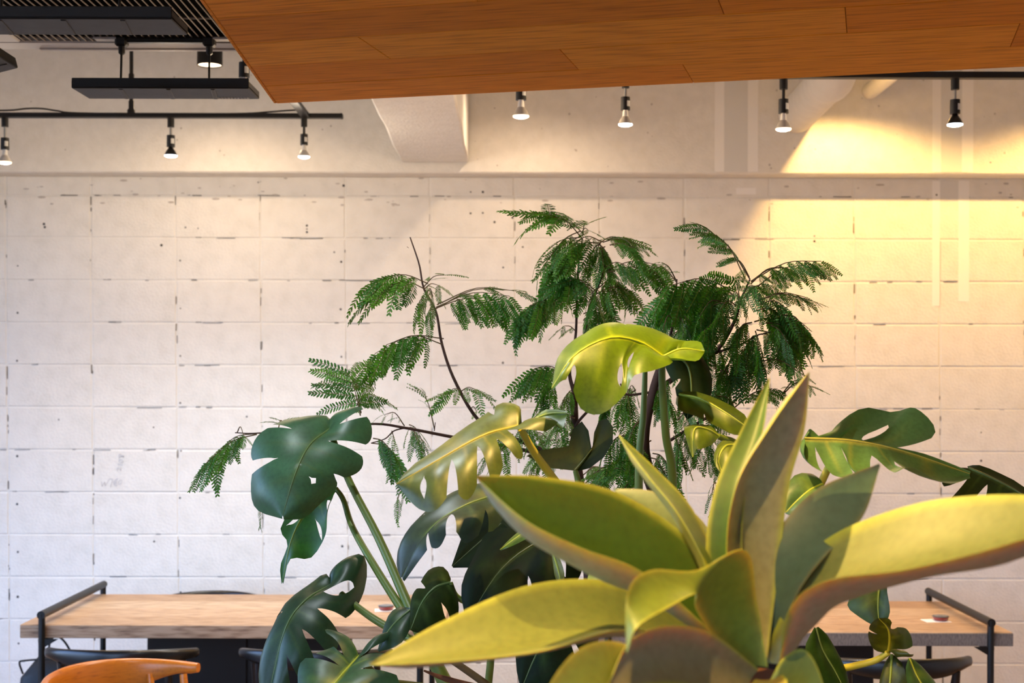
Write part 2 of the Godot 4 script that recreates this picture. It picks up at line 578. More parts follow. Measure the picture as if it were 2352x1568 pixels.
func pipes() -> void:
	var t := thing("vent_pipe", "wide white pipe stub with elbow entering the upper wall", "pipe", Vector3.ZERO)
	var s := stool()
	var c := at(1828, 262, 6.57)
	tube(s, [c, Vector3(c.x + 0.005, c.y + 0.02, -5.92)], [0.086], 20, 4)
	part("pipe", s, M.beam, t)
	s = stool()
	tube(s, [Vector3(c.x + 0.005, c.y + 0.02, -5.96), Vector3(c.x + 0.006, c.y + 0.025, -5.85), Vector3(c.x + 0.01, c.y + 0.13, -5.79), Vector3(c.x + 0.01, TOP, -5.79)], [0.092, 0.092, 0.092, 0.092], 20, 14)
	part("elbow", s, M.beam, t)
	t = thing("conduit_pipe", "narrow cream pipe entering the wall beside the wide vent pipe", "pipe", Vector3.ZERO)
	s = stool()
	c = at(1996, 208, 6.57)
	tube(s, [c, Vector3(c.x, c.y + 0.0, -6.2), Vector3(c.x, c.y + 0.0, -5.0), Vector3(c.x, c.y + 0.1, -4.8), Vector3(c.x, TOP, -4.78)], [0.037], 16, 20)
	part("pipe", s, M.beam, t)

# ---------------------------------------------------------------- timber soffit
func soffit() -> void:
	var y := EYE + 0.75
	var t := thing("wood_ceiling_panel", "orange stained timber soffit of long planks hanging across the top", "ceiling panel")
	var O := Vector3(-0.634, y, -3.828)
	var u := Vector3(0.9695, 0, 0.2455)
	var v := Vector3(-0.2455, 0, 0.9695)
	var wdt := 0.215
	var joints := {0: [1.12], 1: [0.871, 1.85], 2: [0.47, 1.5], 3: [1.26, 2.1], 4: [0.8, 1.7], 5: [1.3], 6: [0.9, 1.9], 7: [1.5], 8: [1.1], 9: [1.7], 10: [1.2], 11: [1.6], 12: [1.4], 13: [1.8]}
	var umax := 2.75
	var th := 0.018
	rng.seed = 77
	for r in 14:
		var ends: Array = [-1.0]
		ends.append_array(joints[r])
		ends.append(umax)
		for k in ends.size() - 1:
			var v0 := r * wdt + 0.0007
			var v1 := (r + 1) * wdt - 0.0007
			var a0: float = 0.281 * v0 if k == 0 else ends[k] + 0.0006
			var a1: float = 0.281 * v1 if k == 0 else ends[k] + 0.0006
			var b0: float = ends[k + 1] - 0.0006
			if b0 <= maxf(a0, a1) + 0.02: continue
			# local plank space so that the grain follows the board
			var s := stool(false)
			s.set_smooth_group(-1)
			var c := (v0 + v1) / 2
			var dy := rng.randf_range(-0.0005, 0.0005)
			var q := [Vector3(a0, 0, v0 - c), Vector3(b0, 0, v0 - c), Vector3(b0, 0, v1 - c), Vector3(a1, 0, v1 - c)]
			var e := 0.0012
			var qi := [q[0] + Vector3(e, -e, e), q[1] + Vector3(-e, -e, e), q[2] + Vector3(-e, -e, -e), q[3] + Vector3(e, -e, -e)]
			var up := Vector3(0, th, 0)
			quad(s, qi[0], qi[1], qi[2], qi[3])
			for j in 4:
				quad(s, q[j], q[(j + 1) % 4], qi[(j + 1) % 4], qi[j])
				quad(s, q[j], q[j] + up, q[(j + 1) % 4] + up, q[(j + 1) % 4])
			quad(s, q[3] + up, q[2] + up, q[1] + up, q[0] + up)
			var o := part("plank", s, M.soffit[(r * 3 + k * 2 + (r * k) % 3) % 4], t)
			o.transform = Transform3D(Basis(u, Vector3.UP, v), O + v * c + Vector3(0, dy, 0))
	# carcass above the boards and edge trims
	var s := stool(false)
	s.set_smooth_group(-1)
	var vm := 14 * wdt
	var cs := []
	for p in [[0.01, 0.01], [umax - 0.01, 0.01], [umax - 0.01, vm - 0.01], [0.281 * vm + 0.01, vm - 0.01]]:
		cs.append(O + u * p[0] + v * p[1] + Vector3(0, th, 0))
	var hi := Vector3(0, 0.1, 0)
	for j in 4:
		quad(s, cs[j], cs[j] + hi, cs[(j + 1) % 4] + hi, cs[(j + 1) % 4])
	quad(s, cs[3] + hi, cs[2] + hi, cs[1] + hi, cs[0] + hi)
	quad(s, cs[0], cs[1], cs[2], cs[3])
	part("carcass", s, M.soffit[1], t)
	s = stool(false)
	var le: Vector3 = (O + u * (0.281 * vm) + v * vm - O)
	bx(s, O + le * 0.5 + Vector3(-0.005, th / 2, 0), Vector3(0.008, th + 0.002, le.length()), 0.0015, Basis(Vector3.UP, atan2(le.x, le.z)))
	part("edge_strip", s, M.soffit[3], t)
	# hanger rods to the slab
	s = stool()
	for p in [[0.4, 0.3], [2.3, 0.3], [0.9, 2.6], [2.4, 2.6]]:
		var b: Vector3 = O + u * p[0] + v * p[1] + Vector3(0, th + 0.09, 0)
		tube(s, [b, Vector3(b.x, TOP, b.z)], [0.006], 8)
	part("hanger_rod", s, M.track, t)

# ---------------------------------------------------------------- lamps
func spot(parent: Node3D, where: Vector3, aim: Vector3, c: Color, e: float, angle: float, soft: float, size := 0.02) -> void:
	var l := SpotLight3D.new()
	l.name = "light"
	parent.add_child(l, true)
	l.position = where
	var d := aim.normalized()
	l.basis = Basis.looking_at(d, Vector3.FORWARD if absf(d.y) > 0.9 else Vector3.UP)
	l.light_color = c
	l.light_energy = e
	l.spot_angle = angle
	l.spot_angle_attenuation = soft
	l.spot_range = 12.0
	l.spot_attenuation = 2.0
	l.light_size = size
	l.shadow_enabled = true

# lamp hanging under a track at rail bottom point b
func track_lamp(b: Vector3, label: String, scale_: float, style: String, c: Color, e: float, tilt := Vector3.ZERO, drop := 0.0) -> void:
	var t := thing("track_spotlight", label, "spotlight", b, 0.0, "bare bulb track spotlights")
	var k := scale_
	var s := stool()
	lathe(s, Vector3.ZERO, [[0.0, 0.002], [0.0135 * k, 0.002, 0], [0.0135 * k, -0.036 * k, 0], [0.0, -0.036 * k]], 16)
	part("adapter", s, M.track, t)
	var y := -0.036 * k
	s = stool()
	var stem_l := 0.034 * k + drop
	lathe(s, Vector3.ZERO, [[0.0055 * k, y], [0.0055 * k, y - stem_l]], 10)
	part("stem", s, M.chrome if style != "black" else M.track, t)
	y -= stem_l
	var head := Node3D.new()
	head.name = "lamp_head"
	t.add_child(head)
	head.position = Vector3(0, y, 0)
	head.rotation = tilt
	s = stool()
	lathe(s, Vector3.ZERO, [[0.0, 0.002], [0.016 * k, 0.002, 0], [0.0165 * k, -0.044 * k, 0], [0.0, -0.044 * k]], 18)
	part("socket", s, M.track, head)
	s = stool(false)
	for j in 4:
		var a := 0.25 + 0.22 * j
		var a2 := a + 0.22
		var r := 0.0168 * k
		quad(s, Vector3(sin(a) * r, -0.012 * k, cos(a) * r), Vector3(sin(a2) * r, -0.012 * k, cos(a2) * r), Vector3(sin(a2) * r, -0.032 * k, cos(a2) * r), Vector3(sin(a) * r, -0.032 * k, cos(a) * r))
	part("rating_sticker", s, M.sticker, head)
	var hy := -0.044 * k
	s = stool()
	var neck := 0.022 * k if style != "short" else 0.006 * k
	lathe(s, Vector3(0, hy, 0), [[0.0085 * k, 0.0], [0.0105 * k, -neck]], 14)
	part("bulb_neck", s, M.white_plastic if style != "short" else M.black_wood, head)
	hy -= neck
	s = stool()
	lathe(s, Vector3(0, hy, 0), [[0.0105 * k, 0.0], [0.0165 * k, -0.008 * k], [0.0205 * k, -0.015 * k], [0.0245 * k, -0.025 * k], [0.0255 * k, -0.0275 * k]], 22)
	part("reflector", s, M.black_wood if style == "short" else M.reflector, head)
	s = stool()
	lathe(s, Vector3(0, hy - 0.0275 * k, 0), [[0.0252 * k, 0.001], [0.0245 * k, -0.003 * k], [0.016 * k, -0.006 * k], [0.0, -0.007 * k]], 22)
	part("bulb_lens", s, glow(c, 6.0), head, "glowing bulb face")
	spot(head, Vector3(0, hy - 0.042 * k, 0), Vector3.DOWN, c, e, 66.0, 1.0, 0.022 * k)
	# side spill of the bulb face, shaded upwards by its own reflector
	var l := OmniLight3D.new()
	l.name = "spill_light"
	head.add_child(l, true)
	l.position = Vector3(0, hy - 0.040 * k, 0)
	l.light_color = Color(1, 0.91, 0.80) if b.z < -5.0 else Color(1, 0.86, 0.69)
	l.light_energy = e * SPILL
	l.omni_range = 12.0
	l.omni_attenuation = 2.0
	l.light_size = 0.012
	l.shadow_enabled = true

func downlight(x: float, z: float, bottom: float, label: String, c: Color, e: float, angle: float, soft := 0.15) -> void:
	var t := thing("cylinder_downlight", label, "downlight", Vector3(x, bottom, z), 0.0, "black cylinder downlights along the wall")
	var s := stool()
	lathe(s, Vector3.ZERO, [[0.0535, 0.0], [0.0535, TOP - bottom, 0], [0.0, TOP - bottom]], 28)
	lathe(s, Vector3.ZERO, [[0.0535, 0.0], [0.0505, 0.0, 0], [0.0505, 0.02, 0]], 28)
	part("housing", s, M.black, t)
	s = stool()
	lathe(s, Vector3.ZERO, [[0.0503, 0.006], [0.03, 0.0065], [0.0, 0.0065]], 28)
	part("light_disc", s, glow(c, 6.0), t, "glowing round aperture")
	spot(t, Vector3(0, -0.004, 0), Vector3.DOWN, c, e, angle, soft, 0.03)

func tracks() -> void:
	M.reflector = mat(Color(0.78, 0.76, 0.72), 0.3, 0.2)
	# left track parallel to the wall, 5.6 m away
	var zl := -5.6
	var yl := EYE + 1.037
	var xe := (785 - CX) / F * 5.6
	var t := thing("lighting_track", "black lighting track with a loose cable on top, left of the soffit", "lighting track")
	var s := stool(false)
	bx(s, Vector3((-2.9 + xe) / 2, yl + 0.009, zl), Vector3(xe + 2.9, 0.018, 0.034), 0.002)
	part("rail", s, M.track, t)
	s = stool(false)
	bx(s, Vector3(xe - 0.004, yl + 0.009, zl), Vector3(0.012, 0.02, 0.036), 0.003)
	part("end_cap", s, M.track, t)
	s = stool(false)
	var xp := (700 - CX) / F * 5.6
	bx(s, Vector3(xp, yl + 0.011, (-5.6 - 4.3) / 2), Vector3(0.034, 0.018, 1.3), 0.002)
	part("cross_rail", s, M.track, t)
	s = stool()
	var cab := []
	for p in [[-60, 257], [20, 256], [60, 252], [95, 252], [130, 257], [180, 262], [400, 264], [560, 262], [620, 258], [680, 254], [700, 258]]:
		cab.append(at(p[0], p[1], 5.6))
	tube(s, cab, [0.0035], 6, 50)
	part("power_cable", s, M.track, t)
	var xpole := (300 - CX) / F * 5.6
	s = stool()
	tube(s, [Vector3(xpole, yl + 0.018, zl), Vector3(xpole, TOP, zl)], [0.0075], 10)
	part("hanger_pole", s, M.track, t)
	s = stool()
	lathe(s, Vector3(xpole, yl + 0.015, zl), [[0.016, 0.0], [0.016, 0.015], [0.011, 0.022], [0.011, 0.05], [0.0085, 0.054]], 12)
	lathe(s, Vector3(xpole, yl + 0.13, zl), [[0.0085, 0.0], [0.0115, 0.008], [0.0115, 0.04], [0.0085, 0.046]], 12)
	part("pole_coupling", s, M.track, t)
	track_lamp(Vector3((10 - CX) / F * 5.6, yl, zl), "bare bulb spotlight at the far left end of the black track", 1.0, "long", WARM, LAMP * 0.9, Vector3.ZERO, 0.012)
	track_lamp(Vector3((391 - CX) / F * 5.6, yl, zl), "dark bulb spotlight in the middle of the left black track", 1.0, "short", COOL, LAMP)
	track_lamp(Vector3((697 - CX) / F * 5.6, yl, zl), "white bulb spotlight near the right end of the left black track", 0.92, "black", COOL, LAMP)
	track_lamp(Vector3(xp, yl, -4.32), "black spotlight half hidden between deflector and timber soffit", 1.0, "black", NEUTRAL, LAMP * 0.6)
	# right track behind the soffit, 4.5 m away
	var zr := -4.5
	var yr := EYE + 0.964
	t = thing("lighting_track", "black lighting track running behind the timber soffit at right", "lighting track")
	s = stool(false)
	bx(s, Vector3(0.95, yr + 0.01, zr), Vector3(2.6, 0.02, 0.034), 0.002)
	part("rail", s, M.track, t)
	s = stool()
	for x in [0.2, 1.9]:
		tube(s, [Vector3(x, yr + 0.02, zr), Vector3(x, TOP, zr)], [0.0075], 10)
	part("hanger_pole", s, M.track, t)
	var rail_x := func(px): return (px - CX) / F * 4.5
	track_lamp(Vector3(rail_x.call(1195.0), yr + 0.045, zr), "bare ribbed bulb spotlight just below the soffit edge, left of the others", 1.02, "long", NEUTRAL, LAMP, Vector3(0, 0, 0.0))
	track_lamp(Vector3(rail_x.call(1435.0), yr + 0.0, zr), "white bulb spotlight with black socket above the tall plant", 0.9, "long", COOL, LAMP)
	track_lamp(Vector3(rail_x.call(1798.0), yr, zr), "ribbed bulb spotlight with stickers beside the white pipe", 0.98, "black", NEUTRAL, LAMP)
	track_lamp(Vector3(rail_x.call(2192.0), yr, zr), "dark bulb spotlight glowing blue white at far right", 0.98, "short", COOL, LAMP)
	# ceiling cylinders near the wall
	var zd := -6.08
	downlight((480 - CX) / F * 6.08, -6.08, EYE + 1.35, "black cylinder downlight behind the suspended deflector", NEUTRAL, 0.85, 80.0, 1.0)
	downlight((1230 - CX) / F * 6.08, zd, EYE + 1.37, "black cylinder downlight hidden above the middle of the soffit", NEUTRAL, 0.85, 80.0, 1.0)
	downlight((1965 - CX) / F * 6.08, zd, EYE + 1.37, "black cylinder downlight throwing a warm scallop above the ledge", WARM2, 2.1, 77.0, 0.35)
	downlight((2640 - CX) / F * 6.08, zd, EYE + 1.37, "black cylinder downlight past the right edge of the picture", WARM2, 2.1, 77.0, 0.35)
	# downlights under the soffit, above the agave
	var sy := EYE + 0.75
	for a in [[-0.38, -1.72, AGAVE_LAMP * 1.15, Vector3(0.55, -1, 0.2), "small downlight on the soffit above the agave", 42.0], [0.2, -2.22, AGAVE_LAMP * 0.9, Vector3(0.0, -1, -0.06), "small downlight on the soffit above the monstera", 28.0], [0.0, -0.95, AGAVE_LAMP * 0.42, Vector3(0.32, -1, -0.55), "small downlight on the soffit nearest the camera", 38.0], [-0.4, -2.6, 0.8, Vector3(0.25, -1, -0.5), "small white downlight on the soffit nearest the wall", 62.0]]:
		t = thing("soffit_downlight", a[4], "downlight", Vector3(a[0], sy, a[1]), 0.0, "small downlights under the soffit")
		s = stool()
		lathe(s, Vector3.ZERO, [[0.045, -0.0005], [0.045, -0.012], [0.036, -0.014], [0.034, -0.006]], 24)
		part("bezel", s, M.black, t)
		s = stool()
		lathe(s, Vector3.ZERO, [[0.035, -0.007], [0.0, -0.007]], 24)
		part("light_disc", s, glow(COOL if a[5] > 60.0 else WARM, 3.0), t)
		spot(t, Vector3(0, -0.018, 0), a[3], COOL if a[5] > 60.0 else Color(1.0, 0.81, 0.47), a[2], a[5], 0.4, 0.012)

const LAMP := 1.35
const SPILL := 0.18
const AGAVE_LAMP := 2.5

# ---------------------------------------------------------------- air conditioner and deflectors
func air_con() -> void:
	var y := EYE + 1.0
	var x0 := -1.535
	var x1 := -0.60
	var z0 := -4.27
	var z1 := -3.36
	var t := thing("ceiling_air_conditioner", "grey ceiling air conditioner cassette with black slatted grille", "air conditioner", Vector3((x0 + x1) / 2, y, (z0 + z1) / 2))
	var w := x1 - x0
	var d := z1 - z0
	var s := stool(false)
	bx(s, Vector3(0, 0.21, 0), Vector3(w - 0.1, 0.36, d - 0.1), 0.01)
	part("casing", s, M.grey_plastic, t)
	s = stool(false)
	# frame around the grille
	for e in [[Vector3(0, 0.006, -d / 2 + 0.045), Vector3(w, 0.022, 0.09)], [Vector3(0, 0.006, d / 2 - 0.045), Vector3(w, 0.022, 0.09)], [Vector3(-w / 2 + 0.045, 0.006, 0), Vector3(0.09, 0.022, d - 0.18)], [Vector3(w / 2 - 0.02, 0.006, 0), Vector3(0.04, 0.022, d - 0.18)]]:
		bx(s, e[0], e[1], 0.005)
	part("panel_frame", s, M.grey_plastic, t)
	s = stool(false)
	bx(s, Vector3(0, -0.004, -d / 2 + 0.012), Vector3(w - 0.24, 0.012, 0.02), 0.003)
	part("louver", s, M.grey_plastic, t)
	s = stool(false)
	bx(s, Vector3(0.02, 0.016, 0), Vector3(w - 0.12, 0.008, d - 0.16), 0.001)
	part("grille_backing", s, M.shaft, t)
	s = stool(false)
	bx(s, Vector3(0, 0, 0), Vector3(0.002, 0.004, d - 0.18), 0.0004)
	var sm := commit(s)
	var n := 40
	for i in n:
		var o := obj("slat", sm, M.slat, t)
		o.position = Vector3(lerpf(-w / 2 + 0.1, w / 2 - 0.05, i / float(n - 1)), 0.0, 0)
	s = stool(false)
	for k in 4:
		bx(s, Vector3(0.02, 0.003, lerpf(-d / 2 + 0.12, d / 2 - 0.12, k / 3.0)), Vector3(w - 0.12, 0.005, 0.003), 0.0005)
	part("cross_bar", s, M.slat, t)
	# three hung deflectors
	deflector("black air deflector hanging lowest in front of the wall, lettered corner", at(366, 205, 4.05), 0.505, 0.168, 0.0, 0.02, true)
	deflector("black air deflector cut by the top left of the picture", at(118, 46, 3.28), 0.55, 0.165, 0.0, 0.02, false)
	deflector("black air deflector end poking in at the left edge", Vector3(-1.325, EYE + 0.838, -3.66), 0.30, 0.165, PI / 2, -0.25, false)

func deflector(label: String, near: Vector3, w: float, dep: float, turn: float, tilt: float, lettered: bool) -> void:
	var y_ac := EYE + 1.0
	var t := thing("air_deflector", label, "deflector", near, turn, "air deflectors hung under the air conditioner")
	var body := Node3D.new()
	body.name = "panel"
	t.add_child(body)
	body.rotation = Vector3(tilt, 0, 0)
	var s := stool(false)
	# tray: underside plate rising to an upturned near lip
	bx(s, Vector3(0, 0.004, -dep / 2), Vector3(w, 0.008, dep), 0.002)
	part("plate", s, M.deflector, body)
	s = stool(false)
	bx(s, Vector3(0, 0.015, -0.003), Vector3(w, 0.03, 0.006), 0.002)
	part("lip", s, M.deflector_edge, body)
	s = stool(false)
	for k in 2:
		bx(s, Vector3((k * 2 - 1) * (w / 2 - 0.002), 0.012, -dep / 2), Vector3(0.004, 0.02, dep), 0.001)
	part("end_plate", s, M.deflector_edge, body)
	for k in [-0.25, 0.02, 0.27]:
		s = stool(false)
		bx(s, Vector3(k * w, -0.001, -dep / 2), Vector3(0.012, 0.003, dep * 0.9), 0.001, Basis(Vector3.UP, 0.15))
		part("rib", s, M.deflector, body)
	if lettered:
		s = stool(false)
		rng.seed = 4
		for k in 11:
			var x := w / 2 - 0.125 + k * 0.0095
			bx(s, Vector3(x, -0.0005, -dep + 0.022), Vector3(rng.randf_range(0.002, 0.004), 0.0025, 0.016), 0.0005)
			bx(s, Vector3(x + 0.003, -0.0005, -dep + 0.016 + rng.randf_range(0, 0.012)), Vector3(0.006, 0.0025, 0.003), 0.0005)
		part("embossed_lettering", s, M.grey_plastic, body, "tiny illegible embossed maker's lettering")
	for k in [-0.25, 0.255]:
		s = stool()
		var p := Vector3(k * w, 0.005, -dep * 0.3)
		tube(s, [p, p + Vector3(-0.004, 0.07, -0.02), p + Vector3(-0.008, y_ac - near.y - 0.02, -0.04)], [0.0035], 6, 8)
		part("hanging_cord", s, M.track, t)
	for k in [-0.25, 0.255]:
		s = stool(false)
		var p := Vector3(k * w - 0.008, y_ac - near.y, -dep * 0.3 - 0.04)
		bx(s, p + Vector3(0, -0.012, 0), Vector3(0.035, 0.03, 0.035), 0.006)
		bx(s, p + Vector3(0, -0.035, 0), Vector3(0.018, 0.03, 0.018), 0.005)
		part("cord_clamp", s, M.track, t)
		s = stool(false)
		bx(s, p + Vector3(signf(k) * 0.045, -0.003, 0), Vector3(0.07, 0.008, 0.036), 0.004)
		part("mounting_plate", s, M.grey_plastic, t)
	s = stool(false)
	bx(s, Vector3(0, y_ac - near.y - 0.008, -dep * 0.3 - 0.04), Vector3(w * 0.5, 0.014, 0.022), 0.003)
	part("mounting_bar", s, M.track, t)

# ---------------------------------------------------------------- furniture
func table(label: String, x0: float, x1: float, dn: float, df: float, y: float, shade_edge := false) -> void:
	var t := thing("work_table", label, "table", Vector3((x0 + x1) / 2, 0, -(dn + df) / 2), 0.0, "timber tables with black steel frames")
	var w := x1 - x0
	var d := df - dn
	var np := 4
	for k in np:
		var s := stool(false)
		var pd := d / np
		bx(s, Vector3.ZERO, Vector3(w, 0.05, pd - 0.0008), 0.0025)
		var o := part("top_plank", s, M.oak[(k + 1) % 3], t)
		o.position = Vector3(0, y - 0.025, -d / 2 + pd * (k + 0.5))
	if shade_edge:
		var es := stool(false)  # added strip: front-edge shade painted as grey
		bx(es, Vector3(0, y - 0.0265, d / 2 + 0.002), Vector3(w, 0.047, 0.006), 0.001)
		part("edge_strip", es, M.shade_grey, t, "added front strip with shade painted in grey")
	for g in [-1, 1]:
		var fx: float = g * (w / 2 - 0.086)
		var ft := y + 0.045
		var s := stool()
		var zn := d / 2 + 0.012
		tube(s, [Vector3(fx, 0, zn), Vector3(fx, ft, zn)], [0.0125], 12)
		part("leg", s, M.steel, t)
		s = stool()
		tube(s, [Vector3(fx, 0, -zn), Vector3(fx, ft, -zn)], [0.0125], 12)
		part("leg", s, M.steel, t)
		s = stool()
		tube(s, [Vector3(fx, ft - 0.006, zn + 0.011), Vector3(fx, ft - 0.006, -zn - 0.011)], [0.0155], 14)
		part("top_bar", s, M.steel, t)
		s = stool(false)
		bx(s, Vector3(fx, y - 0.058, 0), Vector3(0.03, 0.016, d + 0.02), 0.002)
		part("stretcher", s, M.steel, t)
		for z in [zn, -zn]:
			s = stool(false)
			s.set_smooth_group(-1)
			var b := Vector3(fx - g * 0.012, y - 0.051, z)
			var wd := Vector3(0, 0, 0.004)
			var p := [b, b + Vector3(-g * 0.05, 0, 0), b + Vector3(0, -0.03, 0)]
			tri(s, p[0] + wd, p[1] + wd, p[2] + wd)
			tri(s, p[0] - wd, p[2] - wd, p[1] - wd)
			quad(s, p[1] + wd, p[1] - wd, p[2] - wd, p[2] + wd)
			part("gusset", s, M.steel, t)

func bow(s: SurfaceTool, wdt: float, depth: float, h_mid: float, h_end: float, th: float, y: float, end_drop: float) -> void:
	# rail swept in plan along a shallow bow; back centre at z = +depth (rear), ends forward at z = 0
	var rows := []
	var n := 36
	for i in n + 1:
		var u := lerpf(-1, 1, i / float(n))
		var a := u * 1.15
		var c := Vector3(sin(a) / sin(1.15) * wdt / 2, y - end_drop * u * u, depth * (cos(a) - cos(1.15)) / (1 - cos(1.15)))
		var tg := Vector3(cos(a) / sin(1.15) * wdt / 2, 0, -depth * sin(a) / (1 - cos(1.15))).normalized()
		var nrm := tg.cross(Vector3.UP).normalized()
		var hh := lerpf(h_mid, h_end, smoothstep(0.25, 0.95, absf(u)))
		var tt := th * lerpf(0.8, 1.15, smoothstep(0.3, 1.0, absf(u)))
		if i == 0 or i == n:
			hh *= 0.8
			tt *= 0.8
		var r := []
		for j in 16:
			var b := TAU * j / 16
			var cx := signf(cos(b)) * pow(absf(cos(b)), 0.75)
			var sy := signf(sin(b)) * pow(absf(sin(b)), 0.75)
			# top edge stays level, extra height hangs below
			r.append(c + nrm * cx * tt / 2 + Vector3(0, sy * hh / 2 - hh / 2, 0))
		rows.append(r)
	grid(s, rows, true)
	s.set_smooth_group(-1)
	for e in [0, n]:
		var c := Vector3.ZERO
		for p in rows[e]: c += p
		c /= 16.0
		for j in 16:
			if e == 0: tri(s, c, rows[e][(j + 1) % 16], rows[e][j])
			else: tri(s, c, rows[e][j], rows[e][(j + 1) % 16])

# chair faces local -z, origin on the floor under the seat centre
func chair(label: String, where: Vector3, turn: float, m: Material, pad: Material, y: float, group := "", deep := 0.16, w := 0.53, hm := 0.07) -> void:
	var t := thing("bow_back_chair", label, "chair", where, turn, group)
	var s := stool()
	bow(s, w, deep, hm, 0.036, 0.03, y, 0.02)
	var b := part("backrest", s, m, t)
	b.position = Vector3(0, 0, 0.08)
	s = stool()
	var rows := []
	for yy in [[0.40, 0.94], [0.42, 1.0], [0.44, 1.0], [0.455, 0.93], [0.46, 0.0]]:
		var r := []
		for j in 28:
			var a := TAU * j / 28
			var q := Vector3(signf(cos(a)) * pow(absf(cos(a)), 0.5) * 0.225 * yy[1], yy[0], signf(sin(a)) * pow(absf(sin(a)), 0.5) * 0.215 * yy[1] - 0.02)
			r.append(q)
		rows.append(r)
	grid(s, rows, true)
	part("seat", s, pad, t)
	for g in [-1, 1]:
		s = stool()
		tube(s, [Vector3(g * (w / 2 - 0.045), y - 0.05, 0.1), Vector3(g * 0.215, 0.42, -0.0 + 0.02), Vector3(g * 0.235, 0.0, -0.19)], [0.012, 0.018, 0.011], 10, 10)
		part("leg", s, m, t)
		s = stool()
		tube(s, [Vector3(g * 0.19, y - 0.055, 0.09 + deep * 0.55), Vector3(g * 0.185, 0.42, 0.16), Vector3(g * 0.2, 0.0, 0.24)], [0.012, 0.018, 0.011], 10, 10)
		part("leg", s, m, t)
		s = stool()
		tube(s, [Vector3(g * 0.22, 0.39, -0.02), Vector3(g * 0.19, 0.39, 0.17)], [0.011], 8)
		part("seat_rail", s, m, t)

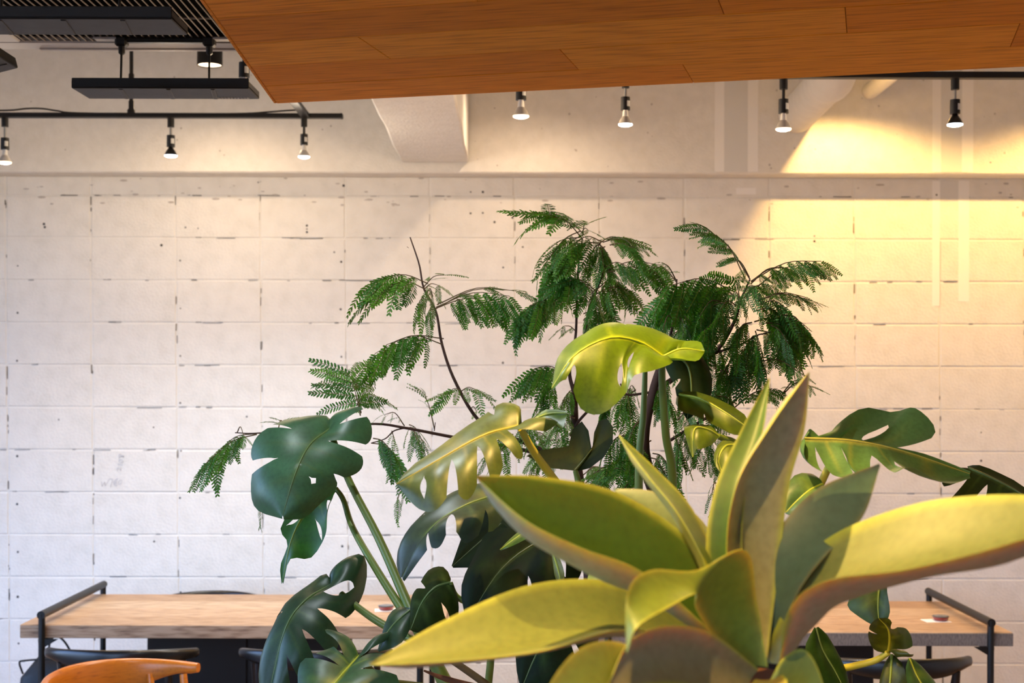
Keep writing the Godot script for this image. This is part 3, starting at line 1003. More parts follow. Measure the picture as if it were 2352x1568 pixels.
func furniture() -> void:
	table("pale oak table at left with black bars over its ends", -1.832, -0.253, 5.3, 6.07, 0.723)
	table("oak table at right in warm light with its shaded front edge painted grey", 0.27, 1.851, 5.25, 6.0, 0.712, true)
	var g := "black bow back chairs"
	var X := func(px, d): return (px - CX) / F * d
	chair("black bow back chair at the left end of the pale oak table", Vector3(X.call(283.0, 5.1), 0, -5.18), 0.0, M.black_wood, M.black_wood, 0.697, g)
	chair("black bow back chair half hidden by monstera leaves at the left table", Vector3(X.call(728.0, 5.1), 0, -5.18), 0.0, M.black_wood, M.black_wood, 0.697, g)
	chair("black bow back chair pushed up to the right table", Vector3(X.call(2048.0, 5.05), 0, -5.1), 0.04, M.black_wood, M.black_wood, 0.688, g)
	chair("black chair behind the left table, only its rim showing", Vector3(X.call(482.0, 6.35), 0, -6.28), PI, M.black_wood, M.black_wood, 0.674, g)
	var face := -atan2(0.8, -0.6)   # local -z turned towards (0.8, 0, 0.6)
	chair("glossy honey coloured wooden chair at bottom left", Vector3(-1.11, 0, -4.3), face, M.honey, M.grey_cloth, 0.745, "", 0.22, 0.56, 0.12)
	chair("black chair cut by the bottom left corner", Vector3(-1.70, 0, -4.12), face, M.black_wood, M.black_wood, 0.745, g, 0.2, 0.56)
	# low dark cabinets under the tables
	for a in [[338.0, 800.0, 5.85, "dark low cabinet standing under the left table"], [1560.0, 2010.0, 5.8, "dark low cabinet standing under the right table"]]:
		var x0: float = X.call(a[0], a[2])
		var x1: float = X.call(a[1], a[2])
		var t := thing("low_cabinet", a[3], "cabinet", Vector3((x0 + x1) / 2, 0, -a[2] - 0.09), 0.0, "dark cabinets under the tables")
		var s := stool(false)
		bx(s, Vector3(0, 0.325, 0), Vector3(x1 - x0, 0.65, 0.16), 0.003)
		part("body", s, M.dark_panel, t)
		for k in [-1, 1]:
			s = stool(false)
			bx(s, Vector3(k * (x1 - x0) / 4, 0.33, 0.084), Vector3((x1 - x0) / 2 - 0.006, 0.62, 0.01), 0.002)
			part("door", s, M.dark_panel, t)
	# bag on the floor stand, left of the left table
	var bt := thing("black_bag", "black bag with stiff looped handles behind the table leg", "bag", Vector3(X.call(125.0, 5.7), 0, -5.75))
	var s := stool()
	var rows := []
	for e in [[0.0, 0.15, 0.08], [0.3, 0.155, 0.085], [0.44, 0.14, 0.07], [0.52, 0.075, 0.04], [0.53, 0.0, 0.0]]:
		var r := []
		for j in 20:
			var a := TAU * j / 20
			r.append(Vector3(signf(cos(a)) * pow(absf(cos(a)), 0.5) * e[1], e[0], signf(sin(a)) * pow(absf(sin(a)), 0.5) * e[2]))
		rows.append(r)
	grid(s, rows, true)
	part("body", s, M.black, bt)
	s = stool()
	tube(s, [Vector3(-0.12, 0.46, 0.06), Vector3(-0.13, 0.505, 0.07), Vector3(-0.11, 0.515, 0.07), Vector3(0.0, 0.52, 0.07), Vector3(0.06, 0.5, 0.06)], [0.004], 6, 20)
	part("handle", s, M.black, bt)
	s = stool()
	tube(s, [Vector3(-0.05, 0.50, -0.03), Vector3(-0.04, 0.575, -0.03), Vector3(-0.015, 0.595, -0.03), Vector3(0.02, 0.57, -0.03), Vector3(0.06, 0.5, -0.03)], [0.0045], 6, 20)
	part("handle", s, M.black, bt)
	# dishes on paper cards
	for a in [[2158.0, 1423.0, 5.42, 0.712, "dark red glass dish on a white card on the right table", -0.012], [885.0, 1402.0, 5.62, 0.723, "dark red dish on a white card on the left table, behind petioles", 0.01]]:
		var p := at(a[0], a[1], a[2])
		var dz: float = (EYE - a[3]) * F / (a[1] - CY)
		p = Vector3((a[0] - CX) / F * dz, a[3], -dz)
		var c := thing("paper_card", "white card under the red dish on the " + ("right" if a[0] > 1200 else "left") + " table", "card", p + Vector3(a[5], 0.0004, 0), 0.1, "white cards on the tables")
		s = stool(false)
		bx(s, Vector3(0, 0.0006, 0), Vector3(0.098, 0.0012, 0.07), 0.0003)
		part("sheet", s, M.paper, c)
		var d := thing("glass_dish", a[4], "dish", p + Vector3(0.006, 0.0018, 0), 0.0, "small red dishes")
		s = stool()
		lathe(s, Vector3.ZERO, [[0.0, 0.0], [0.022, 0.0], [0.028, 0.005], [0.031, 0.013], [0.031, 0.015]], 26)
		part("bowl", s, M.red_glass, d)
		s = stool()
		lathe(s, Vector3.ZERO, [[0.031, 0.015], [0.0325, 0.0165], [0.031, 0.0185], [0.024, 0.0195], [0.012, 0.0185], [0.0, 0.018]], 26)
		part("rim", s, M.grey_glass, d)

# ---------------------------------------------------------------- plants
func pxs(list: Array) -> Array:
	var r := []
	for p in list: r.append(at(p[0], p[1], p[2]))
	return r

func lin(c: Color) -> Color: return c.srgb_to_linear()

# agave leaf lofted between two edges; side = +1 puts the keel away from the viewer's upper side
func agave_leaf(parent: Node3D, e1: Array, e2: Array, keel: float, thick: float, upper: Color, under: Color, rim: Color, fold := 0.5, turned := false) -> void:
	var a := pxs(e1)
	var b := pxs(e2)
	var n := 34
	var mcols := 12
	var s := stool()
	var top := []
	var bot := []
	# the channel opens towards the axis of the rosette
	var sgn := 1.0
	var cm := (catmull(a, 0.4) + catmull(b, 0.4)) / 2
	var c0 := (catmull(a, 0.3) + catmull(b, 0.3)) / 2
	if (catmull(b, 0.4) - catmull(a, 0.4)).cross(cm - c0).dot(at(1745, 560, 1.5) - cm) < 0: sgn = -1.0
	if turned: sgn = -sgn
	var kpow := log(0.5) / log(fold)
	for i in n + 1:
		var t := i / float(n)
		var l := catmull(a, t)
		var r := catmull(b, t)
		var tg := (catmull(a, minf(t + 0.02, 1)) + catmull(b, minf(t + 0.02, 1)) - catmull(a, maxf(t - 0.02, 0)) - catmull(b, maxf(t - 0.02, 0))).normalized()
		var w := r - l
		var nrm := w.cross(tg).normalized() * sgn
		var wid := w.length()
		var rt := []
		var rb := []
		for j in mcols + 1:
			var u := j / float(mcols)
			var q := sin(PI * pow(u, kpow))
			var p := l + w * u - nrm * keel * wid * q
			rt.append(p)
			rb.append(p - nrm * (0.0008 + thick * q * minf(1.0, wid / 0.04)))
		top.append(rt)
		bot.append(rb)
	var col := func(j: int, base: Color) -> Color:
		var u := j / float(mcols)
		var k := smoothstep(0.0, 0.10, minf(u, 1 - u))
		return lin(rim.lerp(base, k))
	for g in [[top, upper, 0], [bot, under, 1]]:
		s.set_smooth_group(g[2])
		for i in n:
			for j in mcols:
				var q := [[i, j], [i, j + 1], [i + 1, j + 1], [i + 1, j]]
				if g[2] == 1: q.reverse()
				for k in [0, 1, 2, 0, 2, 3]:
					s.set_color(col.call(q[k][1], g[1]))
					s.add_vertex(g[0][q[k][0]][q[k][1]])
	s.set_smooth_group(-1)
	s.set_color(lin(rim))
	for i in n:
		quad(s, top[i][0], top[i + 1][0], bot[i + 1][0], bot[i][0])
		quad(s, top[i + 1][mcols], top[i][mcols], bot[i][mcols], bot[i + 1][mcols])
	part("leaf", s, M.agave, parent)

func agave() -> void:
	var t := thing("agave_plant", "large pale agave rosette with broad curling leaves in the foreground", "plant")
	var G := Color(0.46, 0.55, 0.32)      # upper skin
	var U := Color(0.60, 0.61, 0.49)      # chalky underside
	var B := Color(0.31, 0.42, 0.37)      # bluish tone, darkened to put in the shade on this leaf
	var R := Color(0.72, 0.74, 0.28)      # yellow margin
	# stem
	var s := stool()
	tube(s, [at(1745, 1560, 1.5), at(1745, 1800, 1.52), Vector3(0.27, 0.647, -1.53)], [0.035, 0.03, 0.032], 14, 10)
	part("stem", s, M.dry, t)
	# upright leaf, left of centre; inner-face shade put into its dark green
	agave_leaf(t, [[1690, 1500, 1.52], [1625, 1300, 1.55], [1640, 1130, 1.57], [1700, 990, 1.6], [1766, 866, 1.63]], [[1740, 1500, 1.50], [1705, 1300, 1.50], [1712, 1130, 1.53], [1752, 990, 1.58], [1768, 868, 1.63]], 0.26, 0.006, Color(0.25, 0.39, 0.10), U, R)
	# tall taupe leaf whose back faces the room
	agave_leaf(t, [[1725, 1520, 1.47], [1672, 1300, 1.48], [1690, 1120, 1.49], [1765, 985, 1.52], [1858, 852, 1.57]], [[1762, 1520, 1.47], [1790, 1300, 1.53], [1812, 1120, 1.56], [1848, 985, 1.58], [1860, 854, 1.57]], 0.16, 0.007, Color(0.64, 0.63, 0.47), Color(0.67, 0.65, 0.50), R)
	# bluish leaf behind right
	agave_leaf(t, [[1752, 1480, 1.51], [1763, 1330, 1.53], [1790, 1215, 1.55], [1880, 1120, 1.57], [2020, 1062, 1.6]], [[1775, 1480, 1.50], [1845, 1340, 1.48], [1915, 1255, 1.5], [1985, 1180, 1.54], [2022, 1068, 1.6]], 0.06, 0.007, B, Color(0.33, 0.42, 0.37), Color(0.46, 0.49, 0.36))
	# broad right leaf reaching past the frame
	agave_leaf(t, [[1750, 1520, 1.50], [1800, 1400, 1.50], [1880, 1250, 1.52], [2080, 1160, 1.45], [2300, 1132, 1.38], [2560, 1150, 1.3]], [[1790, 1530, 1.46], [1815, 1395, 1.38], [1900, 1330, 1.34], [2080, 1305, 1.30], [2300, 1250, 1.24], [2570, 1160, 1.28]], 0.20, 0.008, Color(0.50, 0.54, 0.30), U, R)
	# left leaf with lit lower edge; inner shade put into its darker green
	agave_leaf(t, [[1690, 1440, 1.50], [1600, 1255, 1.52], [1430, 1135, 1.50], [1250, 1095, 1.45], [1093, 1092, 1.40]], [[1650, 1460, 1.46], [1480, 1315, 1.38], [1340, 1258, 1.36], [1210, 1195, 1.36], [1094, 1096, 1.40]], 0.26, 0.008, Color(0.30, 0.44, 0.14), U, R, 0.62)
	# narrow leaf seen edge on
	agave_leaf(t, [[1662, 1420, 1.53], [1645, 1288, 1.56], [1590, 1165, 1.60], [1512, 1080, 1.63], [1422, 997, 1.67]], [[1645, 1420, 1.50], [1622, 1298, 1.48], [1560, 1180, 1.50], [1490, 1092, 1.56], [1421, 1000, 1.67]], 0.08, 0.006, G, Color(0.66, 0.66, 0.34), R)
	# grey leaf behind it
	agave_leaf(t, [[1690, 1330, 1.62], [1610, 1190, 1.68], [1510, 1130, 1.72], [1408, 1120, 1.75]], [[1660, 1370, 1.58], [1560, 1260, 1.62], [1480, 1180, 1.68], [1410, 1124, 1.75]], 0.08, 0.006, Color(0.42, 0.49, 0.36), U, Color(0.5, 0.52, 0.36))
	# curling front leaf: rises, folds over and droops to the left
	agave_leaf(t, [[1705, 1530, 1.46], [1640, 1460, 1.42], [1600, 1395, 1.37], [1600, 1362, 1.31], [1535, 1395, 1.25], [1464, 1440, 1.22], [1442, 1498, 1.22]], [[1765, 1530, 1.45], [1740, 1380, 1.44], [1714, 1262, 1.40], [1600, 1308, 1.36], [1495, 1308, 1.30], [1443, 1358, 1.25], [1440, 1500, 1.22]], 0.06, 0.007, Color(0.50, 0.58, 0.24), U, R, 0.5, true)
	# long left leaf
	agave_leaf(t, [[1720, 1520, 1.50], [1580, 1410, 1.52], [1410, 1335, 1.50], [1220, 1342, 1.46], [1020, 1425, 1.40], [850, 1524, 1.34]], [[1690, 1545, 1.46], [1560, 1465, 1.40], [1420, 1445, 1.34], [1240, 1495, 1.31], [1040, 1518, 1.31], [852, 1528, 1.34]], 0.13, 0.008, Color(0.48, 0.52, 0.24), U, R)
	# underside leaf in front, bottom
	agave_leaf(t, [[1745, 1535, 1.44], [1640, 1455, 1.38], [1540, 1435, 1.32], [1450, 1470, 1.26], [1400, 1570, 1.22]], [[1725, 1590, 1.42], [1640, 1585, 1.36], [1550, 1570, 1.30], [1470, 1575, 1.25], [1402, 1580, 1.22]], 0.16, 0.007, Color(0.62, 0.59, 0.44), Color(0.66, 0.62, 0.49), R)
	# bright leaf at bottom left of the rosette
	agave_leaf(t, [[1700, 1590, 1.42], [1560, 1545, 1.34], [1430, 1475, 1.27], [1330, 1490, 1.22], [1255, 1590, 1.18], [1240, 1700, 1.17]], [[1680, 1640, 1.40], [1550, 1630, 1.32], [1450, 1600, 1.24], [1380, 1620, 1.19], [1300, 1680, 1.17], [1242, 1705, 1.17]], 0.08, 0.007, Color(0.58, 0.63, 0.26), U, R)
	# short leaves at the bottom centre and right
	agave_leaf(t, [[1745, 1560, 1.42], [1735, 1560, 1.36], [1725, 1590, 1.30], [1720, 1700, 1.26]], [[1790, 1560, 1.42], [1800, 1548, 1.36], [1805, 1585, 1.30], [1722, 1704, 1.26]], 0.1, 0.006, Color(0.60, 0.56, 0.30), U, R)
	agave_leaf(t, [[1770, 1560, 1.46], [1800, 1510, 1.44], [1850, 1490, 1.40], [1890, 1560, 1.35], [1910, 1680, 1.32]], [[1760, 1600, 1.44], [1790, 1590, 1.40], [1830, 1590, 1.36], [1870, 1620, 1.33], [1908, 1684, 1.32]], 0.1, 0.006, G, U, R)
	# pot on the floor, below the frame
	var p := thing("tall_planter", "tall dark planter holding the agave", "planter", Vector3(0.27, 0, -1.53))
	s = stool()
	lathe(s, Vector3.ZERO, [[0.0, 0.0], [0.14, 0.0, 0], [0.185, 0.62], [0.185, 0.64], [0.165, 0.64], [0.16, 0.58]], 32)
	part("body", s, M.pot, p)
	s = stool()
	lathe(s, Vector3.ZERO, [[0.166, 0.638], [0.09, 0.643], [0.0, 0.645]], 24)
	part("soil", s, M.soil, p)

# Monstera blade: veins run from the midrib to the two margins; splits and holes open between veins
# splits: [s, t0, t1, half width in s]; t1 >= 1 opens to the margin
func monstera_leaf(parent: Node3D, mid: Array, left: Array, right: Array, sl: Array, sr: Array, bulge: float, top: Color, vein: Color, ribbed := true, sweep_l := 1.0, sweep_r := 1.0) -> void:
	var m := pxs(mid)
	var leaf := stool()
	leaf.set_smooth_group(0)
	var sides := [[pxs(left), sl, 1.0, sweep_l], [pxs(right), sr, -1.0, sweep_r]]
	for sd in sides:
		var marg: Array = sd[0]
		var sp: Array = sd[1]
		var S := [0.0]
		for k in sp: S.append(k[0])
		S.append(1.0)
		var nr := 8
		var nt := 14
		for i in S.size() - 1:
			var pts := []
			var cols := []
			for k in nt + 1:
				var tt := k / float(nt)
				var ga := 0.0
				var gb := 0.0
				var oa := false
				var ob := false
				if i > 0: ga = gap(sp[i - 1], tt)
				if i < S.size() - 2: gb = gap(sp[i], tt)
				if i > 0: oa = sp[i - 1][2] >= 1.0
				if i < S.size() - 2: ob = sp[i][2] >= 1.0
				var row := []
				var rc := []
				for j in nr + 1:
					var r := j / float(nr)
					var ss: float = lerpf(S[i] + ga, S[i + 1] - gb, r)
					var te := tt
					var cut := 0.0
					if oa: cut += 0.16 * pow(1.0 - r, 3.0)
					if ob: cut += 0.16 * pow(r, 3.0)
					te *= 1.0 - cut * tt
					var mm := maxf(0.0, (ss - 0.2) / 0.8)
					mm = lerpf(mm, mm * mm, 0.25) * lerpf(sd[3], 1.0, pow(ss, 5.0))
					var a := catmull(m, mm)
					var b := catmull(marg, ss)
					var tgt := catmull(marg, minf(ss + 0.03, 1)) - catmull(marg, maxf(ss - 0.03, 0))
					var nrm: Vector3 = (b - a).cross(tgt).normalized() * sd[2]
					if (b - a).length() < 0.0005: nrm = Vector3.ZERO
					var w := (b - a).length()
					var p := a.lerp(b, te) + nrm * w * (bulge * sin(PI * minf(te, 1.0)) + (0.022 * sin(PI * r) * sin(PI * te) if ribbed else 0.0))
					row.append(p)
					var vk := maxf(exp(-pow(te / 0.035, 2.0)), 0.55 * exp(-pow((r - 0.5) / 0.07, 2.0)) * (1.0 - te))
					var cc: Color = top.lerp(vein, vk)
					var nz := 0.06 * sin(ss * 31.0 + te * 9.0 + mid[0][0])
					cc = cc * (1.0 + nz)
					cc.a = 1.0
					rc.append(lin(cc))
				pts.append(row)
				cols.append(rc)
			for k in nt:
				for j in nr:
					var q := [[k, j], [k, j + 1], [k + 1, j + 1], [k + 1, j]]
					if sd[2] < 0: q.reverse()
					for z in [0, 1, 2, 0, 2, 3]:
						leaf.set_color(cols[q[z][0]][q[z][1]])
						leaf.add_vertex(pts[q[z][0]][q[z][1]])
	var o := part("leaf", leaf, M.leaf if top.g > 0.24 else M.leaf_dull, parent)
	var s := stool()
	tube(s, m, [0.0028, 0.002, 0.0006], 6, 14)
	var mr := mat(vein, 0.45)
	part("midrib", s, mr, o)

func gap(k: Array, t: float) -> float:
	if t <= k[1]: return 0.0
	if k[2] >= 1.0:
		return k[3] * pow(minf(1.0, (t - k[1]) / maxf(0.05, (1.0 - k[1]))), 0.5)
	if t >= k[2]: return 0.0
	return k[3] * pow(sin(PI * (t - k[1]) / (k[2] - k[1])), 0.7)

func petiole(parent: Node3D, pts: Array, r0: float, r1: float, m: Material) -> void:
	var s := stool()
	tube(s, pxs(pts), [r0, (r0 + r1) / 2, r1], 10, 18)
	part("petiole", s, m, parent)

func monstera() -> void:
	var t := thing("monstera_plant", "monstera with large split leaves spreading left of and behind the agave", "plant")
	var D := Color(0.18, 0.30, 0.17)
	var DV := Color(0.33, 0.42, 0.22)
	var L := Color(0.34, 0.46, 0.12)
	var LV := Color(0.56, 0.62, 0.2)
	var O := Color(0.34, 0.40, 0.19)
	# stem down to the planter
	var s := stool()
	tube(s, [at(960, 1440, 2.75), at(1010, 1540, 2.75), at(1075, 1680, 2.72), at(1120, 1900, 2.7), Vector3(-0.05, 0.42, -2.68)], [0.012, 0.014, 0.018, 0.022, 0.025], 12, 24)
	part("stem", s, M.petiole, t)
	s = stool()
	tube(s, [at(1500, 1500, 2.6), at(1480, 1650, 2.62), at(1400, 1900, 2.65), Vector3(0.02, 0.42, -2.68)], [0.014, 0.018, 0.022, 0.026], 12, 24)
	part("stem", s, M.petiole, t)
	# M1 large left leaf facing the viewer
	monstera_leaf(t, [[757, 987, 2.96], [712, 1022, 2.90], [680, 1085, 2.84], [650, 1185, 2.82]],
		[[752, 982, 2.97], [752, 956, 2.99], [690, 958, 2.98], [600, 985, 2.96], [568, 1060, 2.94], [572, 1125, 2.92], [590, 1172, 2.88], [650, 1193, 2.82]],
		[[762, 984, 2.97], [775, 948, 3.0], [850, 936, 3.0], [858, 1010, 2.98], [846, 1065, 2.95], [800, 1110, 2.92], [745, 1150, 2.88], [700, 1190, 2.85], [652, 1194, 2.82]],
		[[0.42, 0.45, 1.0, 0.012], [0.62, 0.42, 1.0, 0.035]], [[0.27, 0.3, 1.0, 0.02], [0.45, 0.22, 1.0, 0.035], [0.64, 0.75, 1.0, 0.02], [0.74, 0.35, 0.5, 0.02]], 0.16, Color(0.27, 0.42, 0.29), DV)
	petiole(t, [[757, 987, 2.97], [800, 1100, 2.96], [870, 1235, 2.9], [930, 1370, 2.82], [962, 1445, 2.76]], 0.0065, 0.011, M.petiole)
	# M2 green leaf hanging under it
	monstera_leaf(t, [[772, 1122, 3.03], [715, 1160, 3.03], [672, 1235, 3.01], [650, 1338, 3.0]],
		[[768, 1120, 3.05], [735, 1125, 3.06], [680, 1160, 3.06], [645, 1215, 3.05], [662, 1250, 3.03], [645, 1300, 3.01], [648, 1342, 3.0]],
		[[775, 1124, 3.03], [760, 1150, 3.0], [752, 1175, 2.98], [748, 1230, 2.97], [715, 1282, 2.98], [668, 1285, 2.99], [652, 1342, 3.0]],
		[[0.5, 0.25, 0.8, 0.04]], [[0.35, 0.3, 0.75, 0.05], [0.55, 0.35, 0.9, 0.015]], -0.1, Color(0.22, 0.42, 0.10), LV)
	petiole(t, [[772, 1122, 3.03], [790, 1150, 3.02], [812, 1215, 2.98], [870, 1315, 2.88], [950, 1440, 2.77]], 0.005, 0.009, M.petiole)
	# M3 dark leaf lower left, lobes hanging down
	monstera_leaf(t, [[760, 1345, 2.86], [700, 1382, 2.80], [655, 1450, 2.76], [618, 1600, 2.74]],
		[[762, 1340, 2.87], [745, 1318, 2.89], [690, 1365, 2.88], [640, 1425, 2.85], [622, 1500, 2.82], [605, 1590, 2.78], [612, 1640, 2.74]],
		[[768, 1342, 2.88], [800, 1282, 2.92], [838, 1278, 2.93], [842, 1340, 2.90], [812, 1420, 2.84], [775, 1500, 2.78], [715, 1570, 2.75], [655, 1640, 2.74], [616, 1645, 2.74]],
		[[0.55, 0.45, 1.0, 0.02]], [[0.4, 0.15, 0.7, 0.05], [0.55, 0.3, 1.0, 0.03], [0.68, 0.3, 1.0, 0.025], [0.8, 0.35, 1.0, 0.02]], 0.2, Color(0.18, 0.29, 0.19), DV)
	petiole(t, [[785, 1365, 2.88], [850, 1415, 2.83], [910, 1450, 2.8], [975, 1482, 2.76]], 0.007, 0.009, M.petiole)
	# M4 glossy leaf at the bottom
	monstera_leaf(t, [[826, 1508, 2.58], [800, 1535, 2.54], [770, 1570, 2.50], [720, 1640, 2.46]],
		[[822, 1504, 2.58], [780, 1455, 2.62], [735, 1445, 2.60], [760, 1485, 2.58], [690, 1510, 2.56], [682, 1545, 2.54], [690, 1590, 2.50], [715, 1645, 2.46]],
		[[832, 1504, 2.58], [870, 1470, 2.62], [912, 1448, 2.64], [890, 1490, 2.60], [925, 1530, 2.56], [930, 1580, 2.52], [850, 1610, 2.48], [722, 1650, 2.46]],
		[[0.36, 0.3, 1.0, 0.05], [0.55, 0.2, 1.0, 0.03]], [[0.42, 0.2, 1.0, 0.05], [0.62, 0.3, 1.0, 0.03]], 0.14, Color(0.21, 0.35, 0.25), Color(0.5, 0.58, 0.2))
	petiole(t, [[826, 1508, 2.58], [880, 1560, 2.62], [960, 1575, 2.68], [1030, 1585, 2.72]], 0.006, 0.008, M.petiole)
	# M5 olive leaf in the middle, lobes hanging
	monstera_leaf(t, [[1190, 978, 2.36], [1110, 1000, 2.32], [1010, 1055, 2.28], [912, 1112, 2.26]],
		[[1186, 974, 2.37], [1195, 935, 2.42], [1150, 925, 2.44], [1105, 965, 2.44], [1060, 1005, 2.42], [1000, 1055, 2.38], [940, 1080, 2.32], [910, 1112, 2.26]],
		[[1198, 978, 2.36], [1245, 962, 2.38], [1290, 975, 2.36], [1232, 1030, 2.32], [1150, 1100, 2.26], [1085, 1150, 2.22], [1020, 1172, 2.2], [965, 1170, 2.22], [912, 1116, 2.26]],
		[[0.34, 0.45, 1.0, 0.03]], [[0.36, 0.18, 1.0, 0.05], [0.46, 0.3, 1.0, 0.022], [0.57, 0.25, 1.0, 0.03], [0.71, 0.25, 1.0, 0.025], [0.84, 0.35, 0.75, 0.02]], 0.14, O, Color(0.62, 0.58, 0.2))
	petiole(t, [[1196, 984, 2.37], [1225, 1035, 2.40], [1265, 1090, 2.44], [1330, 1180, 2.5], [1450, 1400, 2.56]], 0.006, 0.009, M.petiole_yellow)
	# small folded leaf right of it
	monstera_leaf(t, [[1215, 968, 2.42], [1260, 950, 2.4], [1300, 948, 2.38]],
		[[1215, 966, 2.42], [1255, 940, 2.42], [1305, 944, 2.38]], [[1216, 970, 2.42], [1262, 958, 2.38], [1290, 985, 2.36], [1304, 950, 2.38]], [], [], 0.05, Color(0.36, 0.46, 0.12), LV)
	# M6 crumpled dark leaf below
	monstera_leaf(t, [[1140, 1135, 2.56], [1060, 1165, 2.52], [985, 1220, 2.50], [925, 1325, 2.5]],
		[[1138, 1130, 2.57], [1110, 1110, 2.6], [1040, 1135, 2.6], [975, 1185, 2.58], [930, 1240, 2.56], [912, 1290, 2.54], [922, 1332, 2.5]],
		[[1146, 1136, 2.57], [1165, 1170, 2.54], [1130, 1235, 2.50], [1075, 1255, 2.46], [1040, 1240, 2.45], [1000, 1270, 2.45], [965, 1290, 2.46], [930, 1335, 2.5]],
		[[0.6, 0.5, 1.0, 0.02]], [[0.35, 0.4, 1.0, 0.03], [0.58, 0.3, 1.0, 0.03], [0.75, 0.4, 1.0, 0.02]], 0.2, Color(0.21, 0.28, 0.22), DV)
	# M7 lime leaf catching the light
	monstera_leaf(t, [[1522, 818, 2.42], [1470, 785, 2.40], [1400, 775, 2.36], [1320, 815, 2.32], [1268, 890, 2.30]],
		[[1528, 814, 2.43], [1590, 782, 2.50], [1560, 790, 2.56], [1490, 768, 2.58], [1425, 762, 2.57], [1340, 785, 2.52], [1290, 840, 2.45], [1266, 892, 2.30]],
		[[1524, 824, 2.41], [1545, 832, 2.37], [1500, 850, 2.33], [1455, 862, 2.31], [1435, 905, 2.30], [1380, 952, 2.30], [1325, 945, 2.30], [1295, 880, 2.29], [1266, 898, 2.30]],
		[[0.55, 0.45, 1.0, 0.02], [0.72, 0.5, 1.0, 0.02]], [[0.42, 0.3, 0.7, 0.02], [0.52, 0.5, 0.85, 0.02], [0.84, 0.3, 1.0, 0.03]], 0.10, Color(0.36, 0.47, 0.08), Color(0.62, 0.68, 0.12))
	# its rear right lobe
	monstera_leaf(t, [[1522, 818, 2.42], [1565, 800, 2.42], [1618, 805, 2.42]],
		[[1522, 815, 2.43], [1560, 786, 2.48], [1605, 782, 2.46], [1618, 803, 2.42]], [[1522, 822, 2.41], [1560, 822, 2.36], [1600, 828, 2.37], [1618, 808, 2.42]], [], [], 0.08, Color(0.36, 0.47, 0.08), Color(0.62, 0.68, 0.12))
	petiole(t, [[1522, 818, 2.42], [1521, 880, 2.43], [1530, 1000, 2.46], [1545, 1110, 2.5], [1530, 1400, 2.58]], 0.0055, 0.009, M.petiole)
	petiole(t, [[1482, 838, 2.56], [1478, 950, 2.57], [1468, 1080, 2.58], [1470, 1400, 2.6]], 0.0045, 0.009, M.petiole)
	# M8 dark leaf hanging behind it
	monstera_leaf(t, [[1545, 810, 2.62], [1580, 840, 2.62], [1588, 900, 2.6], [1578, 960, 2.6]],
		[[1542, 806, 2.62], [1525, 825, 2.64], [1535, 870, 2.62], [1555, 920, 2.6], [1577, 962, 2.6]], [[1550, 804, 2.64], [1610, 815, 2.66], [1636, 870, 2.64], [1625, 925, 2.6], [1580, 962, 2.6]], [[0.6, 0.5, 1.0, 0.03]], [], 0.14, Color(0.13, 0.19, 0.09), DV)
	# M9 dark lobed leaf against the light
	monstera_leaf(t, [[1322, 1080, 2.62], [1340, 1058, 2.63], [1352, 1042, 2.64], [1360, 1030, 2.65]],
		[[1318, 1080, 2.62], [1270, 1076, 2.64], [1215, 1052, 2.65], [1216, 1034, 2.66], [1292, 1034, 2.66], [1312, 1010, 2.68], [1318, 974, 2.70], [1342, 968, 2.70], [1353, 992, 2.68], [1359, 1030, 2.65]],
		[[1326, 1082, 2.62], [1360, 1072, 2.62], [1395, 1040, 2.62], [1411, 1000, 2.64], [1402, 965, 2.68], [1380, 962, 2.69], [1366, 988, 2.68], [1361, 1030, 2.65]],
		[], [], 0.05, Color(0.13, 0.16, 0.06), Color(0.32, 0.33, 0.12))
	petiole(t, [[1322, 1080, 2.62], [1332, 1115, 2.62], [1370, 1250, 2.6], [1460, 1420, 2.6]], 0.005, 0.008, M.petiole)
	# M10 big leaf at right
	monstera_leaf(t, [[1848, 1005, 2.36], [1960, 1010, 2.36], [2080, 1035, 2.36], [2228, 1085, 2.36]],
		[[1855, 1000, 2.38], [1862, 982, 2.42], [1900, 1000, 2.44], [1930, 960, 2.50], [1985, 932, 2.54], [2050, 944, 2.54], [2108, 934, 2.52], [2180, 988, 2.46], [2060, 1015, 2.38], [2130, 1040, 2.38], [2230, 1080, 2.36]],
		[[1850, 1008, 2.34], [1850, 1050, 2.28], [1895, 1085, 2.24], [1935, 1095, 2.22], [1985, 1085, 2.20], [2030, 1110, 2.20], [2085, 1070, 2.22], [2140, 1095, 2.24], [2185, 1108, 2.28], [2230, 1095, 2.36]],
		[[0.22, 0.5, 1.0, 0.012], [0.53, 0.42, 0.78, 0.036], [0.765, 0.08, 1.0, 0.065]], [[0.26, 0.2, 1.0, 0.03], [0.42, 0.2, 1.0, 0.025], [0.58, 0.22, 1.0, 0.04], [0.7, 0.4, 0.65, 0.02]], 0.1, Color(0.35, 0.50, 0.29), Color(0.66, 0.64, 0.28), true, 0.45, 1.0)
	petiole(t, [[1908, 1062, 2.33], [1880, 1120, 2.36], [1840, 1200, 2.42], [1700, 1400, 2.5], [1520, 1560, 2.58]], 0.006, 0.009, M.petiole_yellow)
	# M11 leaf at right edge
	monstera_leaf(t, [[2225, 1072, 2.55], [2280, 1095, 2.52], [2352, 1135, 2.5], [2430, 1200, 2.46]],
		[[2222, 1068, 2.55], [2250, 1065, 2.58], [2300, 1085, 2.58], [2360, 1120, 2.56], [2430, 1200, 2.46]], [[2222, 1074, 2.54], [2160, 1105, 2.5], [2190, 1160, 2.46], [2280, 1200, 2.44], [2360, 1230, 2.44], [2428, 1204, 2.46]], [], [[0.3, 0.2, 1.0, 0.05], [0.5, 0.15, 1.0, 0.05], [0.7, 0.3, 1.0, 0.03]], 0.1, Color(0.16, 0.25, 0.12), DV)
